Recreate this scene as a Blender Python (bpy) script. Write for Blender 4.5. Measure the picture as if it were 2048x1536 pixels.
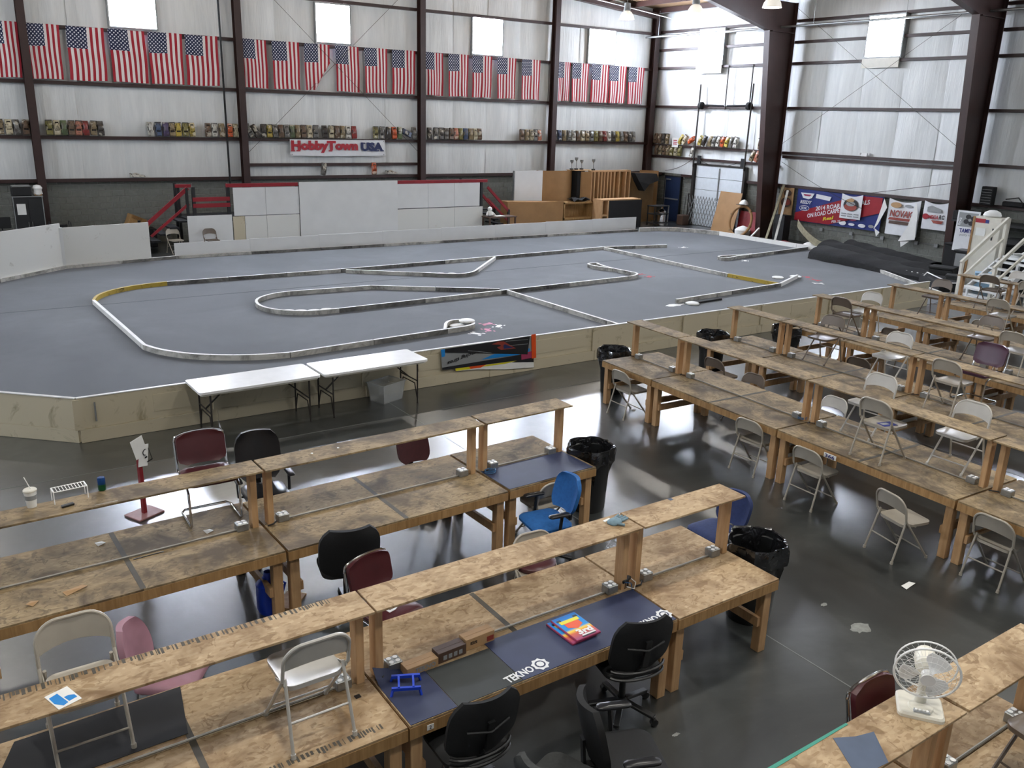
import bpy, bmesh, math, random
from math import sin, cos, pi, radians, sqrt, atan2, floor as ffloor
from mathutils import Vector, Matrix

random.seed(7)
SC = bpy.context.scene
COL = SC.collection
for _o in list(bpy.data.objects):
    bpy.data.objects.remove(_o)

# ------------------------------------------------------------------ camera, world, exposure
CAM_H = 4.58
_cd = bpy.data.cameras.new('camera')
_cd.sensor_fit = 'HORIZONTAL'; _cd.sensor_width = 36.0
_cd.lens = 1735.53 / 2048 * 36.0
_cd.clip_end = 200
CAM = bpy.data.objects.new('camera', _cd); COL.objects.link(CAM)
def _cam_matrix(yaw, pitch, roll):
    f = Vector((sin(yaw) * cos(pitch), cos(yaw) * cos(pitch), -sin(pitch)))
    r = Vector((cos(yaw), -sin(yaw), 0)); d = f.cross(r)
    r2 = cos(roll) * r + sin(roll) * d; d2 = -sin(roll) * r + cos(roll) * d
    m = Matrix.Identity(4)
    for i in range(3):
        m[i][0] = r2[i]; m[i][1] = -d2[i]; m[i][2] = -f[i]
    m[0][3], m[1][3], m[2][3] = 0, 0, CAM_H
    return m
CAM.matrix_world = _cam_matrix(radians(34.6248), radians(17.1743), radians(-1.7194))
SC.camera = CAM
SC.view_settings.view_transform = 'Standard'
SC.view_settings.look = 'None'
SC.view_settings.gamma = 1.0
SC.view_settings.use_curve_mapping = False
SC.view_settings.exposure = -0.45
try:        # enough bounces for a bright hall, no more
    SC.cycles.max_bounces = 5; SC.cycles.diffuse_bounces = 3; SC.cycles.glossy_bounces = 3; SC.cycles.transmission_bounces = 4; SC.cycles.transparent_max_bounces = 6
    SC.cycles.adaptive_threshold = .2
    SC.cycles.caustics_reflective = False; SC.cycles.caustics_refractive = False
except Exception:
    pass
W = bpy.data.worlds.new('sky_world'); SC.world = W; W.use_nodes = True
W.node_tree.nodes['Background'].inputs[0].default_value = (0.75, 0.85, 1.0, 1)
W.node_tree.nodes['Background'].inputs[1].default_value = 0.6
WINDOW_GLOW = 115.0      # daylight through the translucent wall panels
LAMP_WATT = 230.0       # each high bay lamp

# ------------------------------------------------------------------ materials
def lin(c):
    if isinstance(c, str):
        c = c.lstrip('#'); c = tuple(int(c[i:i + 2], 16) / 255 for i in (0, 2, 4))
    return tuple((x / 12.92 if x <= .04045 else ((x + .055) / 1.055) ** 2.4) for x in c[:3]) + (1.0,)
MATS = {}
def nmat(name):
    m = bpy.data.materials.new(name); m.use_nodes = True
    MATS[name] = m
    nt = m.node_tree; b = nt.nodes['Principled BSDF']
    return m, nt, b
def coords(nt, scale=(1, 1, 1), randomize=True, kind='Object'):
    tc = nt.nodes.new('ShaderNodeTexCoord'); mp = nt.nodes.new('ShaderNodeMapping')
    mp.inputs['Scale'].default_value = scale
    nt.links.new(tc.outputs[kind], mp.inputs['Vector'])
    if randomize:
        oi = nt.nodes.new('ShaderNodeObjectInfo'); ml = nt.nodes.new('ShaderNodeMath'); ml.operation = 'MULTIPLY'
        ml.inputs[1].default_value = 37.0
        nt.links.new(oi.outputs['Random'], ml.inputs[0]); nt.links.new(ml.outputs[0], mp.inputs['Location'])
    return mp.outputs['Vector']
def noise(nt, vec, scale, detail=4, rough=.6, dist=0):
    n = nt.nodes.new('ShaderNodeTexNoise'); n.inputs['Scale'].default_value = scale
    n.inputs['Detail'].default_value = detail; n.inputs['Roughness'].default_value = rough
    n.inputs['Distortion'].default_value = dist
    nt.links.new(vec, n.inputs['Vector']); return n.outputs['Fac']
def ramp(nt, fac, stops):
    r = nt.nodes.new('ShaderNodeValToRGB')
    el = r.color_ramp.elements
    while len(el) < len(stops): el.new(0.5)
    for e, (p, c) in zip(el, stops):
        e.position = p; e.color = c if len(c) == 4 else tuple(c) + (1,)
    nt.links.new(fac, r.inputs[0]); return r.outputs[0]
def mix(nt, fac, a, b, mode='MIX'):
    n = nt.nodes.new('ShaderNodeMix'); n.data_type = 'RGBA'; n.blend_type = mode
    for s, v in ((0, fac), (6, a), (7, b)):
        if hasattr(v, 'is_output'): nt.links.new(v, n.inputs[s])
        else: n.inputs[s].default_value = v
    return n.outputs[2]
def bump(nt, b, h, strength=.3, dist=.01):
    n = nt.nodes.new('ShaderNodeBump'); n.inputs['Strength'].default_value = strength
    n.inputs['Distance'].default_value = dist
    nt.links.new(h, n.inputs['Height']); nt.links.new(n.outputs[0], b.inputs['Normal'])
def simple(name, col, rough=.6, metal=0, var=.12, scale=6, spec=.5, coat=0, bstr=0):
    m, nt, b = nmat(name); c = lin(col)
    v = coords(nt); f = noise(nt, v, scale, 2)
    lo = tuple(x * (1 - var) for x in c[:3]) + (1,); hi = tuple(min(1, x * (1 + var)) for x in c[:3]) + (1,)
    nt.links.new(ramp(nt, f, [(.3, lo), (.7, hi)]), b.inputs['Base Color'])
    b.inputs['Roughness'].default_value = rough; b.inputs['Metallic'].default_value = metal
    b.inputs['Specular IOR Level'].default_value = spec
    b.inputs['Coat Weight'].default_value = coat
    if bstr: bump(nt, b, f, bstr)
    return m
def emis(name, col, strength):
    m, nt, b = nmat(name); b.inputs['Base Color'].default_value = lin(col)
    b.inputs['Emission Color'].default_value = lin(col); b.inputs['Emission Strength'].default_value = strength
    return m

def osb(name, base, dark, flake, stain, stain_lo=.45, stain_hi=.62):
    m, nt, b = nmat(name)
    v = coords(nt, (1, 1, 1))
    vs = nt.nodes.new('ShaderNodeTexVoronoi'); vs.inputs['Scale'].default_value = 22
    mp = nt.nodes.new('ShaderNodeMapping'); mp.inputs['Scale'].default_value = (1, 2.2, 1); mp.inputs['Rotation'].default_value = (0, 0, .5)
    nt.links.new(v, mp.inputs[0]); nt.links.new(mp.outputs[0], vs.inputs['Vector'])
    sp = nt.nodes.new('ShaderNodeSeparateColor'); nt.links.new(vs.outputs['Color'], sp.inputs[0])
    fl = ramp(nt, sp.outputs[0], [(.0, lin(dark)), (.35, lin(base)), (.75, lin(base)), (1, lin(flake))])
    big = noise(nt, v, 2.2, 4, .65, .6)
    c = mix(nt, ramp(nt, big, [(stain_lo, (0, 0, 0, 1)), (stain_hi, (1, 1, 1, 1))]), fl, lin(stain))
    fine = noise(nt, v, 9, 3, .7, 1.2)
    c2 = mix(nt, ramp(nt, fine, [(.57, (0, 0, 0, 1)), (.64, (.65, .65, .65, 1))]), c, lin(stain))
    spot = noise(nt, v, 5.5, 2, .5, .3)
    c2 = mix(nt, ramp(nt, spot, [(.66, (0, 0, 0, 1)), (.70, (.7, .7, .7, 1))]), c2, lin(stain))
    nt.links.new(c2, b.inputs['Base Color'])
    b.inputs['Roughness'].default_value = .72
    bump(nt, b, sp.outputs[0], .12, .004)
    return m
osb('osb_fresh', '#b09775', '#987e5c', '#bda684', '#775c3b', .44, .66)
osb('osb_worn', '#9a8563', '#836f50', '#a8936f', '#594a34', .42, .64)
def lumber(name, base, dark):
    m, nt, b = nmat(name)
    v = coords(nt, (14, 14, 1.2)); f = noise(nt, v, 1.6, 3, .6, .7)
    v2 = coords(nt); k = noise(nt, v2, 5, 2)
    c = mix(nt, ramp(nt, k, [(.45, (0, 0, 0, 1)), (.8, (.6, .6, .6, 1))]), ramp(nt, f, [(.3, lin(dark)), (.62, lin(base))]), lin(dark))
    nt.links.new(c, b.inputs['Base Color']); b.inputs['Roughness'].default_value = .65
    return m
lumber('pine', '#c19c72', '#a9835a')
lumber('pine_apron', '#ad885a', '#8a683e')
lumber('plywood', '#b08a57', '#8c6a3e')
simple('mdf_brown', '#9a7449', .6, var=.1, scale=2)
simple('hardboard', '#80633f', .6, var=.1, scale=2)

def floor_mat():
    m, nt, b = nmat('sealed_concrete')
    v = coords(nt, randomize=False)
    a = noise(nt, v, .55, 5, .62, .8); f = noise(nt, v, 3.5, 4, .65, .5); s = noise(nt, v, 22, 3, .7)
    c = ramp(nt, a, [(.32, lin('#232525')), (.5, lin('#323534')), (.68, lin('#464947'))])
    c = mix(nt, ramp(nt, f, [(.35, (0, 0, 0, 1)), (.8, (.5, .5, .5, 1))]), c, lin('#262828'))
    c = mix(nt, ramp(nt, s, [(.66, (0, 0, 0, 1)), (.9, (.15, .15, .15, 1))]), c, lin('#8d8f8a'))
    nt.links.new(c, b.inputs['Base Color'])
    b.inputs['Roughness'].default_value = .42
    b.inputs['Specular IOR Level'].default_value = .4
    b.inputs['Coat Weight'].default_value = 1.0; b.inputs['Coat IOR'].default_value = 1.7; b.inputs['Coat Roughness'].default_value = .27
floor_mat()
def carpet_mat():
    m, nt, b = nmat('grey_carpet')
    tc = nt.nodes.new('ShaderNodeTexCoord'); v = tc.outputs['Object']
    a = noise(nt, v, .28, 4, .6, .6); f = noise(nt, v, 140, 1, .8); g2 = noise(nt, v, 2.4, 3, .6)
    c = ramp(nt, a, [(.34, lin('#45494e')), (.52, lin('#53575c')), (.68, lin('#62666b'))])
    c = mix(nt, ramp(nt, f, [(.3, (0, 0, 0, 1)), (.75, (.55, .55, .55, 1))]), c, lin('#33363b'))
    c = mix(nt, ramp(nt, g2, [(.5, (0, 0, 0, 1)), (.8, (.25, .25, .25, 1))]), c, lin('#3a3c40'))
    nt.links.new(c, b.inputs['Base Color'])
    b.inputs['Roughness'].default_value = .85; b.inputs['Specular IOR Level'].default_value = .25
    b.inputs['Sheen Weight'].default_value = .25; b.inputs['Sheen Roughness'].default_value = .4
    bump(nt, b, f, .25, .004)
carpet_mat()
def insul_mat():
    m, nt, b = nmat('vinyl_insulation')
    v = coords(nt, (3, 3, .35)); a = noise(nt, v, 1.1, 3, .65, .4)
    v2 = coords(nt, (9, 9, .7)); w = noise(nt, v2, 1.2, 2, .6, .8)
    nt.links.new(ramp(nt, a, [(.3, lin('#d2d5d4')), (.7, lin('#e4e6e4'))]), b.inputs['Base Color'])
    b.inputs['Roughness'].default_value = .45; b.inputs['Specular IOR Level'].default_value = .4
    bump(nt, b, w, .3, .05)
insul_mat()
def scuffed(name, base, scuff, amount=.5, scale=3.5, soft=.12):
    m, nt, b = nmat(name)
    v = coords(nt); f = noise(nt, v, scale, 4, .75, .8)
    c = ramp(nt, f, [(amount, lin(base)), (amount + soft, lin(scuff))])
    nt.links.new(c, b.inputs['Base Color']); b.inputs['Roughness'].default_value = .55
    return m
scuffed('lane_white', '#c4c2bb', '#5a5853', .42, 1.6, .28)
scuffed('lane_dirty', '#8d8b86', '#3a3937', .36, 1.3, .3)
scuffed('lane_top', '#ecebe6', '#8d8b85', .60, 5)
scuffed('lane_yellow', '#b79c3a', '#5d4f24', .56, 4)
scuffed('barrier_cream', '#c6bca2', '#a0957a', .58, 2.0)
scuffed('barrier_white', '#dcdcd7', '#b5b3aa', .64, 1.6)
simple('barrier_top', '#e6e6e2', .5)
simple('white_board', '#dedfde', .5, var=.04, scale=1.5)
simple('steel_brown', '#34201c', .5, var=.15, scale=3)
simple('steel_frame', '#37211c', .45, var=.15, scale=2)
simple('mortar', '#9b9c95', .9, var=.08)
simple('cmu', '#71736d', .9, var=.14, scale=9, bstr=.2)
simple('roof_liner', '#6a5238', .8, var=.15, scale=2)
simple('red_paint', '#8a1522', .45, var=.12)
simple('black_paint', '#1b1c1d', .5)
simple('black_matte', '#141415', .8, var=.2)
simple('black_plastic', '#161718', .38, var=.15)
simple('black_mesh', '#121315', .75, var=.25, scale=60)
simple('black_leather', '#17171a', .32, var=.15, scale=20)
simple('maroon_vinyl', '#43161b', .38, var=.12, scale=6)
simple('maroon_fabric', '#3a1419', .85, var=.15, scale=30)
simple('purple_vinyl', '#46283a', .32, var=.1)
simple('blue_fabric', '#1f5c9c', .85, var=.12, scale=30)
simple('navy_fabric', '#22305a', .85, var=.12, scale=30)
simple('pink_plastic', '#9c7480', .5, var=.2, scale=4)
simple('grey_fabric', '#3c3e3e', .9, var=.15, scale=40)
simple('chrome', '#c9c9c9', .14, metal=1, var=.03)
simple('galv', '#9a9c9b', .4, metal=.8, var=.12, scale=20)
simple('grey_steel', '#8b8d8c', .45, metal=.4, var=.1)
simple('dark_steel', '#3a3633', .45, metal=.5, var=.1)
simple('chair_beige', '#a69f92', .38, metal=.1, var=.06)
simple('chair_brown', '#6b6055', .36, metal=.15, var=.06)
simple('chair_light', '#bbb8b1', .34, metal=.1, var=.06)
simple('mat_navy', '#2b3350', .6, var=.12, scale=4)
simple('mat_black', '#1c1c1e', .75, var=.2, scale=3)
simple('mat_grey', '#343838', .75, var=.15, scale=3)
simple('white_plastic', '#f2f2f0', .35, var=.03)
simple('off_white', '#d9d5c7', .4, var=.05)
simple('paper', '#e6e6e2', .7, var=.04)
simple('vinyl_white', '#e1e3e6', .3, var=.04)
simple('vinyl_blue', '#2a3777', .3, var=.08)
simple('vinyl_red', '#93202a', .3, var=.08)
simple('ink_black', '#16161a', .5, var=.05)
simple('ink_blue', '#28337c', .5, var=.05)
simple('ink_red', '#a61e2d', .5, var=.05)
simple('ink_navy', '#1f2a57', .5, var=.05)
simple('ink_orange', '#e0521c', .45, var=.05)
simple('ink_yellow', '#d9d02c', .45, var=.05)
simple('ink_cyan', '#1d83cf', .4, var=.05)
simple('ink_magenta', '#a03a5c', .4, var=.05)
simple('ink_grey', '#8e9192', .5, var=.05)
simple('ink_rust', '#8e3a2d', .5, var=.1)
simple('tape_dark', '#4d483e', .7, var=.15, scale=8)
simple('tape_blue', '#47546a', .6, var=.1)
simple('tape_green', '#2f8c78', .5, var=.05)
simple('card_tan', '#b08d64', .7, var=.1)
simple('card_brown', '#4f3a2e', .6, var=.15)
simple('blue_plastic', '#1b3fb8', .35, var=.1)
simple('glove_blue', '#6f8894', .85, var=.2, scale=15)
simple('blue_door', '#1d2b48', .45, var=.1)
simple('stage_black', '#15161a', .7)
simple('cable_black', '#161616', .55)
simple('cable_blue', '#27567f', .5)
simple('carpet_black', '#19191a', .95, var=.3, scale=12, bstr=.3)
simple('foam_tan', '#8d866f', .9, var=.2, scale=8)
simple('conduit_dull', '#8a867c', .5, metal=.2)
simple('pale_blue', '#9fc3dd', .5)
simple('lamp_shade', '#e9e2cd', .4)
simple('can_green', '#1f5a38', .25, metal=.6, var=.2)
simple('can_blue', '#1d4a86', .25, metal=.6, var=.2)
simple('base_mauve', '#8a605e', .5, var=.15)
simple('red_wood', '#7c1c22', .5, var=.15)
emis('window_pane', '#e6efff', WINDOW_GLOW)
emis('window_pane_bright', '#e3edff', WINDOW_GLOW * 2.5)   # end wall panes boosted to strengthen their reflection on the floor
emis('lamp_glow', '#fff8ea', .8)
def clear_mat():
    m, nt, b = nmat('clear_plastic')
    b.inputs['Base Color'].default_value = (.85, .88, .88, 1); b.inputs['Roughness'].default_value = .25
    b.inputs['Transmission Weight'].default_value = .55; b.inputs['IOR'].default_value = 1.2
    b.inputs['Alpha'].default_value = .55
clear_mat()
def bag_mat():
    m, nt, b = nmat('bin_bag')
    v = coords(nt); f = noise(nt, v, 7, 2, .5, 1.5)
    b.inputs['Base Color'].default_value = (.008, .008, .009, 1); b.inputs['Roughness'].default_value = .16
    b.inputs['Specular IOR Level'].default_value = .8
    bump(nt, b, f, .45, .04)
bag_mat()
def car_mat():
    m, nt, b = nmat('car_paint')
    oi = nt.nodes.new('ShaderNodeObjectInfo'); v = coords(nt); f = noise(nt, v, 9, 4, .7, .5)
    c = mix(nt, ramp(nt, f, [(.52, (0, 0, 0, 1)), (.60, (.75, .75, .75, 1))]), oi.outputs['Color'], lin('#4a4238'))
    f2 = noise(nt, v, 5, 3, .5, .2)
    c = mix(nt, ramp(nt, f2, [(.60, (0, 0, 0, 1)), (.64, (.6, .6, .6, 1))]), c, lin('#d9d2bf'))
    nt.links.new(c, b.inputs['Base Color']); b.inputs['Roughness'].default_value = .3
    simple('car_glass', '#2a2724', .2)
car_mat()
def flag_mat():
    m, nt, b = nmat('flag_cloth')
    uv = nt.nodes.new('ShaderNodeTexCoord').outputs['UV']
    sp = nt.nodes.new('ShaderNodeSeparateXYZ'); nt.links.new(uv, sp.inputs[0])
    def M(op, a, bb=None, cc=None):
        n = nt.nodes.new('ShaderNodeMath'); n.operation = op
        for i, x in enumerate((a, bb, cc)):
            if x is None: continue
            if hasattr(x, 'is_output'): nt.links.new(x, n.inputs[i])
            else: n.inputs[i].default_value = x
        return n.outputs[0]
    u, v = sp.outputs[0], sp.outputs[1]
    odd = M('MODULO', M('FLOOR', M('MULTIPLY', u, 13.0)), 2.0)       # 0 red, 1 white ; u=1 is red
    stripes = mix(nt, odd, lin('#a3202f'), lin('#e6dfdc'))
    canton = M('MULTIPLY', M('LESS_THAN', u, 7 / 13), M('GREATER_THAN', v, .6))
    cu = M('MULTIPLY', u, 13 / 7 * 5); cv = M('MULTIPLY', M('SUBTRACT', v, .6), 11 / .4 / 2)
    def dots(off):
        a = M('SUBTRACT', M('FRACT', M('ADD', cu, off)), .5); c = M('SUBTRACT', M('FRACT', M('ADD', cv, off)), .5)
        return M('LESS_THAN', M('ADD', M('MULTIPLY', a, a), M('MULTIPLY', c, c)), .04)
    st = M('MAXIMUM', dots(0), dots(.5))
    cc = mix(nt, st, lin('#1b2344'), lin('#d8d8de'))
    nt.links.new(mix(nt, canton, stripes, cc), b.inputs['Base Color'])
    b.inputs['Roughness'].default_value = .8
flag_mat()
def cover_mat():
    m, nt, b = nmat('plaque_print')
    sp = nt.nodes.new('ShaderNodeSeparateXYZ'); tc = nt.nodes.new('ShaderNodeTexCoord'); nt.links.new(tc.outputs['Object'], sp.inputs[0])
    mr = nt.nodes.new('ShaderNodeMapRange'); mr.inputs[1].default_value = -.16; mr.inputs[2].default_value = .16
    nt.links.new(sp.outputs[1], mr.inputs[0])
    nt.links.new(ramp(nt, mr.outputs[0], [(0, lin('#a04f7d')), (.25, lin('#d0674d')), (.36, lin('#f2cf4a')), (.44, lin('#2a90d8')), (1, lin('#1c7fd8'))]), b.inputs['Base Color'])
    b.inputs['Roughness'].default_value = .3
cover_mat()

# ------------------------------------------------------------------ mesh builder
class MB:
    def __init__(s): s.v = []; s.f = []; s.smooth = False
    def add(s, vs, fs):
        n = len(s.v); s.v += [tuple(p) for p in vs]; s.f += [tuple(i + n for i in q) for q in fs]; return s
    def box(s, x0, x1, y0, y1, z0, z1, b=0.0):
        if b:
            # chamfered box: 24 verts
            xs, ys, zs = (x0, x1), (y0, y1), (z0, z1); V = []; idx = {}
            for i in (0, 1):
                for j in (0, 1):
                    for k in (0, 1):
                        p = (xs[i], ys[j], zs[k]); d = (b if i == 0 else -b, b if j == 0 else -b, b if k == 0 else -b)
                        for a in range(3):
                            q = [p[t] + (0 if t == a else d[t]) for t in range(3)]
                            idx[(i, j, k, a)] = len(V); V.append(q)
            F = []
            for a in range(3):
                o = [t for t in range(3) if t != a]
                for sgn in (0, 1):
                    loop = []
                    for (p, q) in ((0, 0), (1, 0), (1, 1), (0, 1)):
                        c = [0, 0, 0]; c[a] = sgn; c[o[0]] = p; c[o[1]] = q
                        loop.append(idx[tuple(c) + (a,)])
                    F.append(loop)
            for a in range(3):          # edges along axis a
                o = [t for t in range(3) if t != a]
                for p in (0, 1):
                    for q in (0, 1):
                        c0 = [0, 0, 0]; c1 = [0, 0, 0]; c0[o[0]] = c1[o[0]] = p; c0[o[1]] = c1[o[1]] = q; c0[a] = 0; c1[a] = 1
                        F.append([idx[tuple(c0) + (o[0],)], idx[tuple(c1) + (o[0],)], idx[tuple(c1) + (o[1],)], idx[tuple(c0) + (o[1],)]])
            for i in (0, 1):
                for j in (0, 1):
                    for k in (0, 1): F.append([idx[(i, j, k, 0)], idx[(i, j, k, 1)], idx[(i, j, k, 2)]])
            return s.add(V, F)
        V = [(x, y, z) for z in (z0, z1) for y in (y0, y1) for x in (x0, x1)]
        return s.add(V, [(0, 2, 3, 1), (4, 5, 7, 6), (0, 1, 5, 4), (2, 6, 7, 3), (0, 4, 6, 2), (1, 3, 7, 5)])
    def cbox(s, c, d, b=0.0):
        return s.box(c[0] - d[0] / 2, c[0] + d[0] / 2, c[1] - d[1] / 2, c[1] + d[1] / 2, c[2] - d[2] / 2, c[2] + d[2] / 2, b)
    def beam(s, p, q, w, h, up=(0, 0, 1), b=0.0):
        p = Vector(p); q = Vector(q); d = q - p; L = d.length; x = d / L; u = Vector(up)
        y = u.cross(x)
        if y.length < 1e-5: y = Vector((0, 1, 0)).cross(x)
        y.normalize(); z = x.cross(y)
        t = MB().box(0, L, -w / 2, w / 2, -h / 2, h / 2, b)
        return s.add([p + x * a + y * c + z * e for a, c, e in t.v], t.f)
    def tube(s, path, r, n=8, closed=False, cap=True):
        P = [Vector(p) for p in path]; m = len(P); rings = []
        rr = r if isinstance(r, (list, tuple)) else [r] * m
        nrm = None
        for i in range(m):
            a = P[(i - 1) % m] if (closed or i > 0) else P[i]; c = P[(i + 1) % m] if (closed or i < m - 1) else P[i]
            t = (c - a)
            t = t.normalized() if t.length > 1e-9 else Vector((0, 0, 1))
            if nrm is None:
                nrm = t.orthogonal().normalized()
            else:
                nrm = (nrm - t * nrm.dot(t))
                nrm = nrm.normalized() if nrm.length > 1e-6 else t.orthogonal().normalized()
            bi = t.cross(nrm)
            rings.append([P[i] + (nrm * cos(2 * pi * k / n) + bi * sin(2 * pi * k / n)) * rr[i] for k in range(n)])
        V = [q for R_ in rings for q in R_]; F = []
        for i in range(m if closed else m - 1):
            for k in range(n):
                a = i * n + k; b_ = i * n + (k + 1) % n; j = (i + 1) % m
                F.append((a, b_, j * n + (k + 1) % n, j * n + k))
        if cap and not closed:
            F.append(tuple(range(n - 1, -1, -1))); F.append(tuple((m - 1) * n + k for k in range(n)))
        s.smooth = True
        return s.add(V, F)
    def lathe(s, prof, n=20, c=(0, 0, 0), cap=(True, True), ax='z'):
        V = []; F = []
        for r, z in prof:
            for k in range(n):
                x, y = r * cos(2 * pi * k / n), r * sin(2 * pi * k / n)
                V.append((c[0] + x, c[1] + y, c[2] + z) if ax == 'z' else ((c[0] + x, c[1] + z, c[2] + y) if ax == 'y' else (c[0] + z, c[1] + x, c[2] + y)))
        for i in range(len(prof) - 1):
            for k in range(n):
                F.append((i * n + k, i * n + (k + 1) % n, (i + 1) * n + (k + 1) % n, (i + 1) * n + k))
        if cap[0]: F.append(tuple(range(n - 1, -1, -1)))
        if cap[1]: F.append(tuple((len(prof) - 1) * n + k for k in range(n)))
        s.smooth = True
        return s.add(V, F)
    def prism(s, poly, z0, z1):
        n = len(poly)
        V = [(p[0], p[1], z0) for p in poly] + [(p[0], p[1], z1) for p in poly]
        F = [tuple(range(n - 1, -1, -1)), tuple(range(n, 2 * n))] + [(i, (i + 1) % n, n + (i + 1) % n, n + i) for i in range(n)]
        return s.add(V, F)
    def grid(s, fn, nu, nv, thick=None):
        """fn(u,v)->point ; optional thickness vector closes it into a slab"""
        V = [fn(i / nu, j / nv) for j in range(nv + 1) for i in range(nu + 1)]
        w = nu + 1
        F = [(j * w + i, j * w + i + 1, (j + 1) * w + i + 1, (j + 1) * w + i) for j in range(nv) for i in range(nu)]
        s.smooth = True
        if thick is None: return s.add(V, F)
        n = len(V); t = Vector(thick)
        V2 = [Vector(p) + t for p in V]
        F2 = [tuple(reversed([q + n for q in f])) for f in F]
        edge = [i for i in range(w)] + [j * w + nu for j in range(1, nv + 1)] + [nv * w + i for i in range(nu - 1, -1, -1)] + [j * w for j in range(nv - 1, 0, -1)]
        m = len(edge)
        F3 = [(edge[(k + 1) % m], edge[k], edge[k] + n, edge[(k + 1) % m] + n) for k in range(m)]
        return s.add(V + V2, F + F2 + F3)
    def xf(s, M4):
        s.v = [tuple(M4 @ Vector(p)) for p in s.v]; return s
    def mesh(s, name, mat):
        me = bpy.data.meshes.new(name); me.from_pydata([tuple(p) for p in s.v], [], s.f)
        bm = bmesh.new(); bm.from_mesh(me); bmesh.ops.recalc_face_normals(bm, faces=bm.faces); bm.to_mesh(me); bm.free()
        if mat: me.materials.append(MATS[mat])
        if s.smooth:
            me.polygons.foreach_set('use_smooth', [True] * len(me.polygons))
            try: me.set_sharp_from_angle(angle=radians(40))
            except Exception: pass
        return me
    def build(s, name, mat, parent=None, loc=None, rot=None):
        return put(name, s.mesh(name, mat), parent, loc, rot)
def put(name, me, parent=None, loc=None, rot=None):
    o = bpy.data.objects.new(name, me); COL.objects.link(o)
    if parent: o.parent = parent
    if loc is not None: o.location = loc
    if rot is not None: o.rotation_euler = rot
    return o
def tag(o, label, cat, group=None):
    o['label'] = label; o['category'] = cat
    if group: o['group'] = group
    return o
def thing(name, label, cat, loc=(0, 0, 0), rz=0.0, group=None, rot=None):
    o = bpy.data.objects.new(name, None); o.empty_display_size = .1; COL.objects.link(o)
    o.location = loc; o.rotation_euler = rot if rot else (0, 0, rz)
    return tag(o, label, cat, group)
def struct(o):
    o['kind'] = 'structure'; return o
def stuff(o):
    o['kind'] = 'stuff'; return o
def kids(o): return [c for c in COL.objects if c.parent == o]
KIDS = {}
def copy_tree(root, loc, rz, label, group=None, rot=None):
    r = root.copy(); COL.objects.link(r); r.location = loc; r.rotation_euler = rot if rot else (0, 0, rz)
    r['label'] = label
    if group: r['group'] = group
    if root.name not in KIDS:
        KIDS[root.name] = [(c, list(c.children)) for c in root.children]
    for c, sub in KIDS[root.name]:
        d = c.copy(); COL.objects.link(d); d.parent = r
        for e in sub:
            g_ = e.copy(); COL.objects.link(g_); g_.parent = d
    return r
ORD = ['first', 'second', 'third', 'fourth', 'fifth', 'sixth', 'seventh', 'eighth', 'ninth', 'tenth', 'eleventh', 'twelfth', 'thirteenth', 'fourteenth', 'fifteenth', 'sixteenth', 'seventeenth', 'eighteenth', 'nineteenth', 'twentieth']

# lettering: every string is set once, converted to meshes in one go
TXT = {}
def prep_text(items):
    obs = []
    for key, (s, bold, shear) in items.items():
        c = bpy.data.curves.new('lettering', 'FONT'); c.body = s; c.size = 1; c.offset = bold; c.shear = shear
        c.extrude = .004; c.align_x = 'CENTER'; c.align_y = 'CENTER'; c.resolution_u = 2
        o = bpy.data.objects.new('lettering', c); COL.objects.link(o); obs.append((key, o))
    bpy.context.view_layer.update(); dg = bpy.context.evaluated_depsgraph_get()
    for key, o in obs:
        me = bpy.data.meshes.new_from_object(o.evaluated_get(dg))
        xs = [v.co.x for v in me.vertices]; ys = [v.co.y for v in me.vertices]
        cx, cy = (min(xs) + max(xs)) / 2, (min(ys) + max(ys)) / 2
        w, h = max(xs) - min(xs), max(ys) - min(ys)
        TXT[key] = ([(v.co.x - cx, v.co.y - cy, v.co.z) for v in me.vertices], [tuple(p.vertices) for p in me.polygons], w, h)
        cd = o.data; bpy.data.objects.remove(o); bpy.data.curves.remove(cd); bpy.data.meshes.remove(me)
def letters(key, width, height, mat, parent, M4, name='lettering'):
    """text in its own XY plane scaled to width x height, then moved by M4 (parent space)"""
    vs, fs, w, h = TXT[key]
    sx = width / w; sy = (height / h) if height else sx
    b = MB().add([M4 @ Vector((x * sx, y * sy, z * min(1, sx * 2))) for x, y, z in vs], fs)
    return b.build(name, mat, parent)
def frame(o, x, y, z=None):
    """matrix from origin and the two in-plane axes"""
    o = Vector(o); x = Vector(x).normalized(); y = Vector(y).normalized(); z = x.cross(y).normalized()
    return Matrix(((x.x, y.x, z.x, o.x), (x.y, y.y, z.y, o.y), (x.z, y.z, z.z, o.z), (0, 0, 0, 1)))
prep_text({
    'hobby': ('HobbyTown', .06, 0), 'usa': ('USA', .06, 0), '2014': ('2014 ROAR NATIONALS', .02, .15), 'onroad': ('ON ROAD CARPET', .02, .15),
    'feb': ('FEB. 27', .015, .1), 'rent': ('Real', .02, .25), 'reedy': ('REEDY', .03, .2), 'mbk': ('IIOK', .02, 0), 'novak': ('NOVAK', .03, .1),
    'one': ('OMEGA', .03, 0), 'rc': ('RC', .03, .1), 'tamiya': ('TAMIYA', .03, 0), 'quality': ('quality first', .0, .2), 'tekno': ('TEKNO', .03, 0), 'third': ('3rd', .05, 0),
    'tires': ('racing tires', .02, .2), '366': ('366', .02, 0), 'em': ('D', .0, 0), 'one4': ('2', .02, 0), 'eis': ('EIS', .02, 0), 'fourteen': ('14', .02, 0),
})
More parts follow.
